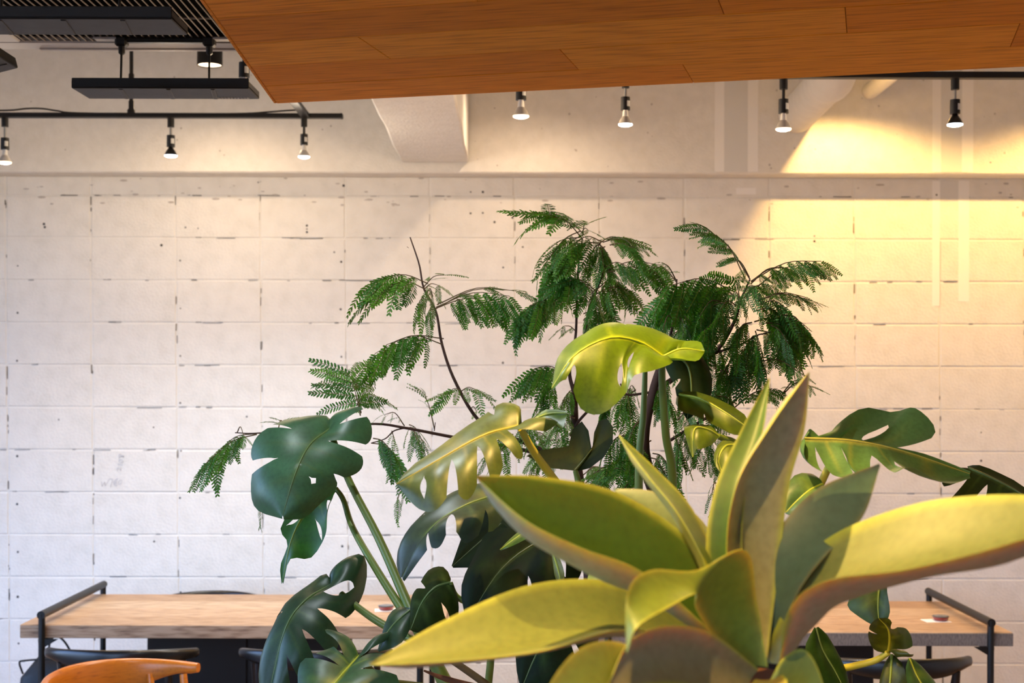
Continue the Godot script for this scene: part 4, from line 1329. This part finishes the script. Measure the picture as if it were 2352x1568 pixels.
	# M12 leaves just left of the upright agave leaf
	monstera_leaf(t, [[1560, 905, 2.52], [1610, 915, 2.5], [1665, 945, 2.46], [1725, 985, 2.44]],
		[[1558, 900, 2.53], [1600, 898, 2.56], [1660, 920, 2.54], [1710, 950, 2.5], [1725, 983, 2.44]], [[1558, 910, 2.5], [1560, 940, 2.46], [1600, 955, 2.42], [1640, 975, 2.40], [1690, 998, 2.4], [1724, 988, 2.44]], [], [[0.55, 0.45, 1.0, 0.02]], 0.1, Color(0.25, 0.33, 0.1), LV)
	monstera_leaf(t, [[1650, 1000, 2.40], [1625, 985, 2.38], [1595, 985, 2.36], [1592, 1048, 2.34]],
		[[1652, 998, 2.41], [1630, 975, 2.42], [1580, 975, 2.40], [1572, 990, 2.37], [1590, 1049, 2.34]], [[1650, 1004, 2.39], [1635, 1020, 2.36], [1610, 1030, 2.34], [1600, 1030, 2.34], [1593, 1050, 2.34]], [], [], 0.08, Color(0.34, 0.42, 0.12), LV)
	monstera_leaf(t, [[1690, 1020, 2.36], [1665, 1025, 2.34], [1650, 1060, 2.32], [1668, 1095, 2.3]],
		[[1690, 1016, 2.37], [1660, 1010, 2.37], [1640, 1040, 2.34], [1645, 1070, 2.31], [1667, 1096, 2.3]], [[1692, 1024, 2.35], [1690, 1045, 2.33], [1688, 1075, 2.31], [1680, 1092, 2.3], [1669, 1097, 2.3]], [], [], 0.1, Color(0.36, 0.43, 0.18), LV)
	petiole(t, [[1650, 1000, 2.4], [1700, 1030, 2.42], [1720, 1150, 2.46], [1600, 1400, 2.56]], 0.005, 0.008, M.petiole)
	# M13 pale leaf behind agave, right
	monstera_leaf(t, [[1890, 1110, 2.3], [1860, 1125, 2.28], [1830, 1150, 2.27], [1805, 1175, 2.26]],
		[[1888, 1106, 2.31], [1860, 1085, 2.34], [1825, 1090, 2.32], [1800, 1130, 2.28], [1803, 1176, 2.26]], [[1892, 1112, 2.3], [1885, 1140, 2.26], [1860, 1175, 2.23], [1830, 1185, 2.24], [1806, 1178, 2.26]], [], [], 0.1, Color(0.3, 0.42, 0.26), LV)
	# M14 leaves hanging before the right table
	monstera_leaf(t, [[2030, 1300, 2.5], [2022, 1340, 2.5], [2018, 1390, 2.49], [2022, 1440, 2.48]],
		[[2026, 1296, 2.5], [1985, 1330, 2.52], [1942, 1385, 2.52], [1975, 1415, 2.5], [2018, 1440, 2.48]], [[2034, 1298, 2.5], [2055, 1310, 2.5], [2042, 1350, 2.48], [2046, 1405, 2.47], [2024, 1442, 2.48]], [[0.35, 0.3, 1.0, 0.03]], [[0.42, 0.4, 1.0, 0.06]], 0.08, Color(0.2, 0.3, 0.08), LV)
	monstera_leaf(t, [[2042, 1496, 2.4], [2045, 1465, 2.42], [2040, 1440, 2.44], [2020, 1418, 2.46]],
		[[2038, 1498, 2.4], [2010, 1490, 2.4], [1995, 1465, 2.4], [1990, 1440, 2.42], [2005, 1425, 2.44], [2020, 1417, 2.46]], [[2046, 1496, 2.4], [2075, 1490, 2.36], [2104, 1500, 2.32], [2102, 1470, 2.36], [2085, 1440, 2.42], [2062, 1432, 2.45], [2045, 1418, 2.46], [2024, 1416, 2.46]], [[0.6, 0.5, 1.0, 0.02]], [[0.36, 0.25, 1.0, 0.04], [0.74, 0.45, 1.0, 0.05]], 0.12, Color(0.26, 0.29, 0.07), Color(0.5, 0.5, 0.12))
	petiole(t, [[2042, 1496, 2.4], [2010, 1515, 2.42], [1950, 1530, 2.45], [1870, 1550, 2.48], [1720, 1640, 2.54], [1560, 1750, 2.6]], 0.005, 0.009, M.petiole_yellow)
	monstera_leaf(t, [[2090, 1510, 2.3], [2105, 1545, 2.28], [2130, 1590, 2.26], [2150, 1640, 2.24]],
		[[2088, 1508, 2.3], [2082, 1540, 2.27], [2095, 1590, 2.25], [2148, 1642, 2.24]], [[2094, 1508, 2.31], [2135, 1550, 2.31], [2165, 1590, 2.29], [2152, 1642, 2.24]], [], [], 0.12, Color(0.24, 0.38, 0.22), LV)
	monstera_leaf(t, [[2050, 1500, 2.42], [2048, 1540, 2.41], [2045, 1590, 2.4], [2050, 1650, 2.4]],
		[[2046, 1500, 2.43], [2030, 1530, 2.42], [2020, 1590, 2.41], [2048, 1652, 2.4]], [[2056, 1502, 2.42], [2078, 1530, 2.4], [2085, 1590, 2.4], [2052, 1652, 2.4]], [], [], 0.08, Color(0.24, 0.27, 0.06), LV)
	monstera_leaf(t, [[1875, 1440, 2.44], [1890, 1490, 2.43], [1920, 1540, 2.42], [1950, 1600, 2.4]],
		[[1872, 1438, 2.44], [1850, 1490, 2.4], [1870, 1560, 2.38], [1948, 1602, 2.4]], [[1880, 1438, 2.46], [1915, 1480, 2.47], [1948, 1545, 2.45], [1952, 1602, 2.4]], [], [], 0.12, Color(0.15, 0.24, 0.1), DV)
	# M15 leaves in the middle, their shade put into near-black greens
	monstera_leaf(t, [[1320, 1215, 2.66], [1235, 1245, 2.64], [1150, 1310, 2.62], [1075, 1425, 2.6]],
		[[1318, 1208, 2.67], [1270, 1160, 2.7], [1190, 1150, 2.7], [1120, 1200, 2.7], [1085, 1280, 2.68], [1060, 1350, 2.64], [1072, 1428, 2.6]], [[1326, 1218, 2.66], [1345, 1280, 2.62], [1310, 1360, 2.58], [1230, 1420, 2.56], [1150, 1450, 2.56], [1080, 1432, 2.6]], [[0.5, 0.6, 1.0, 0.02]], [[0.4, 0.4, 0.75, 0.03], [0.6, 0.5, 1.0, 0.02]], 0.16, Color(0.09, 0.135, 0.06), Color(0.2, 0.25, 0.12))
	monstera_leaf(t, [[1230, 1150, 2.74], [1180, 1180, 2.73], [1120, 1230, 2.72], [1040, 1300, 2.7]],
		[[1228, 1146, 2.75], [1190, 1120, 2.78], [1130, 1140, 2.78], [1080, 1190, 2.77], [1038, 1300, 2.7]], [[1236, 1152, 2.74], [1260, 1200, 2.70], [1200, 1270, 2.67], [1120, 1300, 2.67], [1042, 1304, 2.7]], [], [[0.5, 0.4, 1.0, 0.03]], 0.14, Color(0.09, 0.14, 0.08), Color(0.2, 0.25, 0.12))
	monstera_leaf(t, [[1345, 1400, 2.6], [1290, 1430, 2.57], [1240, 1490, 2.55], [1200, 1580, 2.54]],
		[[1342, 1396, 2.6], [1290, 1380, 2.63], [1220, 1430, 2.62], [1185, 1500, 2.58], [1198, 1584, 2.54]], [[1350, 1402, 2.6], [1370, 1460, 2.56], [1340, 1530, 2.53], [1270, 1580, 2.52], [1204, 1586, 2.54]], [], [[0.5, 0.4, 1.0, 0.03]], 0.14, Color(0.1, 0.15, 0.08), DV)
	# yellow green blade between the dark leaves
	monstera_leaf(t, [[1240, 1205, 2.5], [1210, 1220, 2.5], [1180, 1240, 2.5], [1150, 1262, 2.5]],
		[[1240, 1200, 2.52], [1215, 1205, 2.53], [1180, 1230, 2.52], [1148, 1262, 2.5]], [[1244, 1210, 2.48], [1225, 1228, 2.46], [1185, 1250, 2.47], [1151, 1264, 2.5]], [], [], 0.08, Color(0.34, 0.44, 0.1), LV)
	monstera_leaf(t, [[1270, 1265, 2.46], [1278, 1290, 2.45], [1286, 1320, 2.44], [1290, 1345, 2.44]],
		[[1267, 1265, 2.47], [1270, 1290, 2.46], [1276, 1325, 2.45], [1289, 1346, 2.44]], [[1272, 1263, 2.46], [1288, 1285, 2.44], [1298, 1320, 2.43], [1292, 1346, 2.44]], [], [], 0.08, Color(0.45, 0.46, 0.18), LV)
	# M16 olive dark leaf beside the petioles
	monstera_leaf(t, [[1035, 1338, 2.68], [1000, 1350, 2.66], [970, 1385, 2.64], [945, 1445, 2.62]],
		[[1034, 1332, 2.69], [1020, 1302, 2.72], [985, 1308, 2.72], [960, 1345, 2.70], [945, 1378, 2.68], [942, 1446, 2.62]], [[1042, 1338, 2.68], [1055, 1390, 2.66], [1045, 1440, 2.64], [1000, 1460, 2.62], [948, 1450, 2.62]], [[0.6, 0.3, 1.0, 0.05]], [[0.55, 0.4, 0.9, 0.03]], 0.12, Color(0.16, 0.21, 0.07), DV)
	petiole(t, [[1035, 1338, 2.68], [1050, 1370, 2.68], [1090, 1395, 2.68], [1130, 1460, 2.68], [1110, 1700, 2.7]], 0.005, 0.008, M.petiole)
	# M17 leaf between petioles and agave tip
	monstera_leaf(t, [[945, 1400, 2.66], [915, 1425, 2.64], [890, 1455, 2.63], [870, 1495, 2.62]],
		[[943, 1396, 2.66], [915, 1395, 2.68], [890, 1420, 2.67], [868, 1496, 2.62]], [[950, 1402, 2.66], [945, 1440, 2.63], [920, 1480, 2.6], [872, 1498, 2.62]], [], [], 0.1, Color(0.18, 0.28, 0.18), DV)
	# M18 pale ribbed leaf glimpsed behind the agave
	monstera_leaf(t, [[1440, 1290, 2.2], [1410, 1310, 2.18], [1380, 1335, 2.17], [1340, 1380, 2.16]],
		[[1436, 1284, 2.21], [1400, 1280, 2.24], [1360, 1300, 2.22], [1338, 1382, 2.16]], [[1446, 1294, 2.2], [1450, 1330, 2.16], [1420, 1360, 2.14], [1342, 1384, 2.16]], [[0.5, 0.3, 1.0, 0.02]], [], 0.1, Color(0.40, 0.48, 0.24), LV)
	# dry sheaths and aerial root near the stem
	s = stool()
	tube(s, pxs([[975, 1540, 2.7], [1030, 1560, 2.7], [1110, 1575, 2.68]]), [0.002, 0.006, 0.002], 6)
	part("dry_sheath", s, M.dry, t)
	s = stool()
	tube(s, pxs([[1020, 1505, 2.62], [1060, 1530, 2.62], [1130, 1580, 2.62], [1200, 1640, 2.64]]), [0.006, 0.007, 0.008], 8)
	part("aerial_root", s, M.twig, t)

# ---- feathery tree
var pinnae := []
var count := 0
var rest: SurfaceTool

func make_pinnae() -> void:
	# unit pinna along +Y, leaflets in the XY plane, drooping towards -Z
	rng.seed = 99
	var specs := [[0.10, 15, 1.0], [0.28, 16, 1.0], [0.5, 14, 1.0], [0.2, 12, 0.85], [0.35, 9, 0.55]]
	for sp in specs:
		for tone in 3:
			var s := stool(false)
			s.set_smooth_group(-1)
			var base: Color = [Color(0.24, 0.43, 0.18), Color(0.29, 0.50, 0.19), Color(0.35, 0.54, 0.17)][tone]
			var axis := func(u: float) -> Vector3: return Vector3(0, sin(u * (1.0 + sp[0])) / sin(1.0 + sp[0]) * 0.0 + u - 0.12 * sp[0] * u * u, -sp[0] * u * u)
			var n: int = sp[1]
			# axis
			s.set_color(lin(Color(0.42, 0.44, 0.18)))
			for i in 6:
				var a: Vector3 = axis.call(i / 6.0)
				var b: Vector3 = axis.call((i + 1) / 6.0)
				var r := 0.008
				for k in 3:
					var c0 := Vector3(cos(TAU * k / 3.0), 0, sin(TAU * k / 3.0)) * r
					var c1 := Vector3(cos(TAU * (k + 1) / 3.0), 0, sin(TAU * (k + 1) / 3.0)) * r
					quad(s, a + c0, a + c1, b + c1, b + c0)
			for i in n:
				var u := 0.06 + 0.94 * i / float(n - 1) * 0.97
				var p: Vector3 = axis.call(u)
				var tg: Vector3 = (axis.call(minf(u + 0.02, 1.0)) - axis.call(u - 0.02)).normalized()
				var nrm := Vector3(1, 0, 0).cross(tg).normalized()
				for g in [-1.0, 1.0]:
					if sp[2] < 0.7 and rng.randf() < 0.25: continue
					var prof := minf(1.0, 0.55 + u * 1.6) * (1.0 - 0.45 * smoothstep(0.7, 1.0, u))
					var len_: float = 0.165 * sp[2] * prof * rng.randf_range(0.9, 1.1)
					var ang := deg_to_rad(62.0 - 26.0 * smoothstep(0.6, 1.0, u) + rng.randf_range(-5, 5))
					var dir := (Vector3(g, 0, 0) * sin(ang) + tg * cos(ang) - nrm * rng.randf_range(-0.05, 0.22)).normalized()
					var wd := (tg - dir * tg.dot(dir)).normalized() * 0.36 / n * (1.05 if sp[2] > 0.7 else 0.8)
					var c := base * rng.randf_range(0.88, 1.12)
					c.a = 1.0
					s.set_color(lin(c))
					var q0 := p
					var q1 := p + dir * len_ * 0.3 + wd * 0.9
					var q2 := p + dir * len_ * 0.8 + wd * 0.75
					var q3 := p + dir * len_
					var q4 := p + dir * len_ * 0.75 - wd * 0.75
					var q5 := p + dir * len_ * 0.25 - wd * 0.85
					var mid := p + dir * len_ * 0.5 - nrm * 0.006
					for tr in [[q0, q1, mid], [q1, q2, mid], [q2, q3, mid], [q3, q4, mid], [q4, q5, mid], [q5, q0, mid]]:
						if g > 0: tri(s, tr[0], tr[1], tr[2])
						else: tri(s, tr[1], tr[0], tr[2])
			pinnae.append(commit(s))

# leaf: [bx, by, ex, ey, pairs, pinna length px, hang 0..1, kind]
func feather_leaf(tree: Node3D, L: Array, depth: float) -> void:
	var d0 := depth + rng.randf_range(-0.10, 0.10)
	var d1 := d0 + rng.randf_range(-0.14, 0.10)
	var a := at(L[0], L[1], d0)
	var b := at(L[2], L[3], d1)
	var hang: float = L[6]
	var ln := (b - a).length()
	var mid := (a + b) / 2 + Vector3(0, ln * 0.12, 0)
	var plen: float = L[5] / F * depth
	var s := stool()
	tube(s, [a, mid, b], [0.0016, 0.0011, 0.0008], 5, 8)
	var leaf := part("leaf", s, M.twig, tree)
	var n: int = L[4]
	var joined_ := count + n * 2 > 300
	if not joined_: count += n * 2
	var sparse: bool = L.size() > 7
	for i in n:
		var u := 1.0 if n == 1 else lerpf(0.28, 1.0, i / float(n - 1))
		var p := catmull([a, mid, b], u)
		var fwd := (catmull([a, mid, b], minf(u + 0.05, 1.0)) - catmull([a, mid, b], u - 0.05)).normalized()
		var side := fwd.cross(Vector3.UP)
		if side.length() < 0.2: side = Vector3(0.8, 0, 0.6)
		side = side.normalized()
		for g in [-1.0, 1.0]:
			var fw := lerpf(0.35, 1.0, u)
			var dir: Vector3 = (fwd * fw + side * g * (1.0 - 0.55 * hang) * 0.75 + Vector3.DOWN * hang * 1.25 + Vector3(rng.randf_range(-0.26, 0.26), rng.randf_range(-0.15, 0.2), rng.randf_range(-0.2, 0.2))).normalized()
			var wd: Vector3 = fwd - dir * fwd.dot(dir)
			if wd.length() < 0.25: wd = side - dir * side.dot(dir)
			wd = wd.normalized()
			wd = wd.rotated(dir, rng.randf_range(-0.45, 0.45))
			var nz: Vector3 = wd.cross(dir).normalized()
			if nz.y < 0:
				nz = -nz
				wd = -wd
			var sz := plen * rng.randf_range(0.82, 1.1) * lerpf(0.72, 1.0, minf(u * 1.3, 1.0))
			var v: int = (4 if sparse else (rng.randi() % 4)) * 3 + rng.randi() % 3
			var tf := Transform3D(Basis(wd * sz, dir * sz, nz * sz), p)
			if joined_:
				rest.append_from(pinnae[v], 0, tf)
				continue
			var o := obj("pinna", pinnae[v], M.fern, leaf)
			o.transform = tf

# a second leaf beside each of the fuller ones
func companions(list: Array) -> Array:
	var r := []
	for L in list:
		if L.size() > 7 or L[4] < 3: continue
		var o := Vector2(rng.randf_range(-16, 16), rng.randf_range(-14, 16))
		var e := Vector2(rng.randf_range(-30, 30), rng.randf_range(-22, 30))
		r.append([L[0] + o.x, L[1] + o.y, L[2] + e.x, L[3] + e.y, L[4], L[5] * rng.randf_range(0.75, 0.95), clampf(L[6] + rng.randf_range(-0.25, 0.2), 0.0, 0.95)])
	return r

func branch(tree: Node3D, pts: Array, radii: Array) -> void:
	var s := stool()
	var thin := []
	for r in radii: thin.append(r * 0.6)
	tube(s, pxs(pts), thin, 7, maxi(8, pts.size() * 4))
	part("branch", s, M.bark, tree)

func trees() -> void:
	make_pinnae()
	rng.seed = 2024
	rest = SurfaceTool.new()
	rest.begin(Mesh.PRIMITIVE_TRIANGLES)
	var t := thing("feathery_tree", "slender tree with feathery leaves and long bare twigs reaching left", "tree")
	var DA := 3.5
	var s := stool()
	tube(s, [Vector3(0.18, 0.42, -3.54), at(1360, 1500, 3.53), at(1350, 1250, 3.52), at(1325, 1050, 3.51), at(1318, 900, 3.51)], [0.02, 0.018, 0.015, 0.011, 0.009], 10, 24)
	part("trunk", s, M.bark, t)
	branch(t, [[1318, 900, 3.51], [1308, 850, 3.51], [1322, 770, 3.50], [1325, 660, 3.49], [1330, 590, 3.49], [1337, 548, 3.49]], [0.009, 0.006, 0.004, 0.002])
	branch(t, [[1318, 900, 3.51], [1335, 830, 3.52], [1345, 760, 3.52], [1352, 710, 3.51], [1372, 660, 3.51], [1388, 610, 3.50], [1378, 562, 3.50]], [0.009, 0.006, 0.005, 0.002])
	branch(t, [[1330, 1080, 3.51], [1240, 1030, 3.50], [1150, 995, 3.49], [1095, 960, 3.49], [1043, 871, 3.47], [1015, 791, 3.47], [1001, 716, 3.47], [973, 663, 3.47], [962, 607, 3.47], [941, 545, 3.47]], [0.011, 0.008, 0.006, 0.0045, 0.0025])
	branch(t, [[1300, 1060, 3.51], [1190, 1030, 3.47], [1047, 1005, 3.42], [931, 983, 3.37], [856, 974, 3.35], [720, 985, 3.32], [591, 996, 3.29], [540, 995, 3.29]], [0.009, 0.007, 0.005, 0.0035, 0.002])
	branch(t, [[931, 983, 3.37], [905, 990, 3.37], [885, 1008, 3.37], [853, 1018, 3.37]], [0.003, 0.0025, 0.002])
	branch(t, [[998, 990, 3.39], [1000, 970, 3.39]], [0.002, 0.0015])
	branch(t, [[1310, 1000, 3.51], [1335, 960, 3.49], [1390, 910, 3.47], [1440, 905, 3.47], [1460, 895, 3.47]], [0.007, 0.005, 0.003])
	branch(t, [[938, 570, 3.47], [934, 567, 3.47]], [0.001])
	var la := [
		[973, 663, 893, 656, 4, 125, 0.25], [972, 660, 1020, 632, 2, 62, 0.0], [973, 665, 1005, 655, 2, 60, 0.4], [1001, 706, 1170, 680, 7, 88, 0.85], [1003, 700, 1185, 668, 3, 60, 0.2],
		[1015, 791, 888, 792, 6, 95, 0.8], [990, 690, 962, 695, 3, 85, 0.8], [995, 700, 985, 715, 2, 70, 0.8], [1058, 897, 1040, 893, 2, 90, 0.5], [1060, 898, 1090, 893, 2, 85, 0.2], [1080, 940, 1095, 945, 1, 35, 0.2],
		[998, 985, 976, 908, 5, 55, 0.1, 1], [828, 955, 808, 880, 5, 115, 0.35], [820, 930, 850, 905, 3, 80, 0.3], [853, 1018, 915, 1050, 5, 100, 0.75], [936, 984, 958, 1012, 4, 78, 0.6], [925, 1125, 915, 1145, 2, 58, 0.5],
		[929, 978, 885, 952, 3, 42, 0.3, 1], [900, 990, 905, 1010, 3, 45, 0.5, 1], [587, 997, 492, 1050, 6, 88, 0.45], [640, 985, 648, 968, 2, 55, -0.2], [600, 1150, 598, 1172, 2, 58, 0.8], [545, 995, 560, 1002, 1, 40, 0.3],
		[1337, 548, 1262, 494, 5, 118, 0.05], [1337, 540, 1345, 515, 1, 62, -0.3], [1336, 532, 1350, 528, 1, 55, 0.1], [1334, 541, 1286, 592, 5, 92, 0.15], [1330, 545, 1250, 580, 3, 70, 0.2, 1],
		[1376, 558, 1312, 572, 5, 92, 0.45], [1376, 558, 1425, 545, 4, 78, 0.1], [1376, 560, 1402, 600, 4, 70, 0.6], [1376, 560, 1350, 600, 4, 72, 0.6], [1376, 560, 1385, 585, 3, 70, 0.5], [1330, 585, 1272, 605, 5, 108, 0.75], [1400, 562, 1452, 568, 5, 66, 0.4],
		[1368, 668, 1308, 645, 6, 95, 0.65], [1366, 668, 1425, 648, 6, 98, 0.6], [1366, 672, 1362, 690, 3, 82, 0.7], [1366, 670, 1395, 690, 3, 85, 0.7], [1395, 625, 1505, 625, 6, 78, 0.6], [1386, 616, 1440, 610, 4, 60, 0.5],
		[1300, 690, 1216, 702, 7, 100, 0.9], [1300, 692, 1240, 696, 4, 95, 0.9], [1340, 720, 1378, 718, 4, 75, 0.8], [1322, 760, 1296, 748, 2, 50, 0.5], [1340, 735, 1350, 745, 3, 60, 0.7], [1292, 852, 1228, 846, 6, 88, 0.6],
		[1275, 872, 1250, 900, 5, 82, 0.6], [1315, 900, 1290, 930, 4, 66, 0.5], [1320, 960, 1278, 980, 5, 72, 0.5], [1460, 895, 1440, 905, 3, 84, 0.8], [1452, 898, 1425, 912, 3, 75, 0.6], [1340, 1090, 1390, 1075, 5, 75, 0.4], [1345, 1110, 1420, 1060, 5, 80, 0.4], [1330, 1040, 1290, 1010, 4, 70, 0.4],
		[1290, 1045, 1235, 1060, 5, 75, 0.5], [1240, 960, 1195, 985, 4, 72, 0.5], [1320, 1110, 1270, 1130, 5, 75, 0.4], [1260, 1010, 1220, 1000, 4, 65, 0.4], [1180, 1010, 1150, 1040, 4, 70, 0.5], [1330, 1150, 1290, 1190, 5, 75, 0.5], [1340, 860, 1360, 880, 4, 70, 0.6], [1400, 910, 1390, 935, 4, 70, 0.7]]
	la = la + companions(la)
	la.sort_custom(func(p, q): return p[5] > q[5])
	for L in la:
		feather_leaf(t, L, 3.32 if L[0] < 860 else DA)
	var ro := obj("foliage", rest.commit(), M.fern, t, "small feathery leaflets between the larger ones")
	ro.set_meta("kind", "stuff")
	count = 0
	rest = SurfaceTool.new()
	rest.begin(Mesh.PRIMITIVE_TRIANGLES)
	# second tree, darker and right
	t = thing("feathery_tree", "feathery leaved tree with dense dark foliage before the warm lit wall", "tree")
	var DB := 3.02
	s = stool()
	tube(s, [Vector3(0.37, 0.42, -3.08), at(1575, 1500, 3.08), at(1540, 1250, 3.07), at(1480, 1040, 3.06), at(1500, 900, 3.06), at(1535, 790, 3.05)], [0.022, 0.02, 0.017, 0.013, 0.01, 0.007], 10, 28)
	part("trunk", s, M.bark, t)
	branch(t, [[1535, 790, 3.05], [1547, 735, 3.05], [1552, 680, 3.05], [1554, 640, 3.05]], [0.006, 0.004, 0.0025])
	branch(t, [[1500, 900, 3.06], [1560, 860, 3.05], [1640, 810, 3.05], [1685, 740, 3.05], [1700, 690, 3.05], [1722, 640, 3.05]], [0.011, 0.009, 0.007, 0.005, 0.003])
	branch(t, [[1640, 810, 3.05], [1700, 790, 3.05], [1740, 768, 3.05], [1760, 765, 3.05]], [0.005, 0.003, 0.002])
	branch(t, [[1540, 1010, 3.07], [1620, 960, 3.06], [1680, 925, 3.06], [1715, 890, 3.06]], [0.006, 0.005, 0.003])
	branch(t, [[1495, 900, 3.06], [1440, 905, 3.05], [1425, 880, 3.05]], [0.005, 0.003])
	var lb := [
		[1722, 640, 1626, 527, 6, 82, 0.15], [1720, 635, 1690, 590, 2, 45, 0.7], [1724, 645, 1885, 598, 7, 66, 0.6], [1724, 645, 1800, 612, 3, 50, 0.6], [1740, 690, 1848, 680, 5, 60, 0.25], [1700, 700, 1690, 642, 4, 92, 0.6], [1700, 690, 1735, 655, 4, 80, 0.6],
		[1685, 668, 1538, 655, 8, 118, 0.75], [1680, 672, 1570, 668, 6, 105, 0.85], [1690, 665, 1640, 672, 5, 92, 0.85], [1740, 700, 1812, 710, 6, 95, 0.7], [1745, 730, 1802, 752, 6, 105, 0.65], [1800, 722, 1852, 762, 5, 72, 0.5], [1750, 766, 1805, 792, 6, 82, 0.5],
		[1740, 770, 1715, 792, 5, 105, 0.85], [1690, 730, 1600, 742, 7, 96, 0.7], [1655, 760, 1620, 782, 5, 96, 0.7], [1605, 790, 1580, 812, 5, 95, 0.7], [1552, 642, 1520, 602, 4, 42, 0.2, 1], [1552, 645, 1500, 612, 3, 42, 0.3, 1], [1740, 830, 1832, 850, 5, 55, 0.2],
		[1545, 742, 1510, 746, 3, 55, 0.7], [1548, 720, 1570, 740, 3, 60, 0.5], [1712, 800, 1690, 832, 6, 92, 0.75], [1715, 800, 1730, 830, 4, 85, 0.7], [1692, 925, 1640, 925, 5, 55, 0.2], [1700, 922, 1785, 905, 6, 60, 0.2], [1800, 902, 1862, 886, 5, 44, 0.2],
		[1548, 1000, 1562, 1032, 5, 92, 0.75], [1590, 985, 1600, 1005, 3, 60, 0.7], [1640, 1000, 1630, 1042, 4, 66, 0.6], [1645, 1108, 1636, 1130, 3, 50, 0.6], [1500, 890, 1506, 902, 2, 75, 0.9], [1485, 1020, 1432, 1050, 6, 86, 0.4], [1455, 1080, 1392, 1086, 6, 76, 0.3], [1480, 960, 1450, 985, 4, 80, 0.6], [1520, 900, 1540, 930, 4, 80, 0.8], [1600, 860, 1590, 890, 4, 85, 0.8], [1650, 790, 1660, 830, 4, 80, 0.8], [1770, 800, 1810, 820, 4, 60, 0.5],
		[1690, 700, 1650, 715, 5, 88, 0.7], [1720, 740, 1690, 770, 5, 92, 0.75], [1660, 720, 1620, 730, 5, 85, 0.75], [1640, 700, 1590, 705, 5, 90, 0.8], [1730, 790, 1750, 830, 4, 80, 0.75], [1620, 830, 1600, 860, 4, 85, 0.75], [1760, 740, 1820, 770, 5, 80, 0.6], [1660, 850, 1650, 880, 4, 80, 0.8], [1580, 700, 1530, 690, 5, 85, 0.75], [1500, 1040, 1540, 1075, 5, 80, 0.6], [1440, 1000, 1400, 1020, 5, 75, 0.5], [1560, 950, 1600, 970, 4, 75, 0.6], [1490, 1095, 1440, 1110, 5, 75, 0.4], [1640, 1040, 1660, 1070, 4, 65, 0.6], [1700, 950, 1650, 960, 5, 60, 0.3], [1540, 880, 1520, 900, 4, 75, 0.8], [1620, 900, 1640, 930, 4, 70, 0.7], [1580, 760, 1560, 790, 4, 80, 0.8]]
	lb = lb + companions(lb)
	lb.sort_custom(func(p, q): return p[5] > q[5])
	for L in lb:
		feather_leaf(t, L, DB)
	ro = obj("foliage", rest.commit(), M.fern, t, "small feathery leaflets between the larger ones")
	ro.set_meta("kind", "stuff")
	# long planter under both trees and the monstera
	var p := thing("long_planter", "long dark timber planter trough holding monstera and feathery trees", "planter", Vector3(0.17, 0, -3.1))
	s = stool(false)
	for e in [[Vector3(0, 0.22, 0.62), Vector3(0.95, 0.44, 0.03)], [Vector3(0, 0.22, -0.62), Vector3(0.95, 0.44, 0.03)], [Vector3(-0.46, 0.22, 0), Vector3(0.03, 0.44, 1.21)], [Vector3(0.46, 0.22, 0), Vector3(0.03, 0.44, 1.21)]]:
		bx(s, e[0], e[1], 0.003)
	part("body", s, M.pot, p)
	s = stool(false)
	bx(s, Vector3(0, 0.2, 0), Vector3(0.89, 0.4, 1.2), 0.01)
	part("soil", s, M.soil, p)

func _ready() -> void:
	camera_and_light()
	materials()
	room()
	block_wall()
	patch_strips()
	beams()
	pipes()
	soffit()
	tracks()
	air_con()
	furniture()
	trees()
	monstera()
	agave()
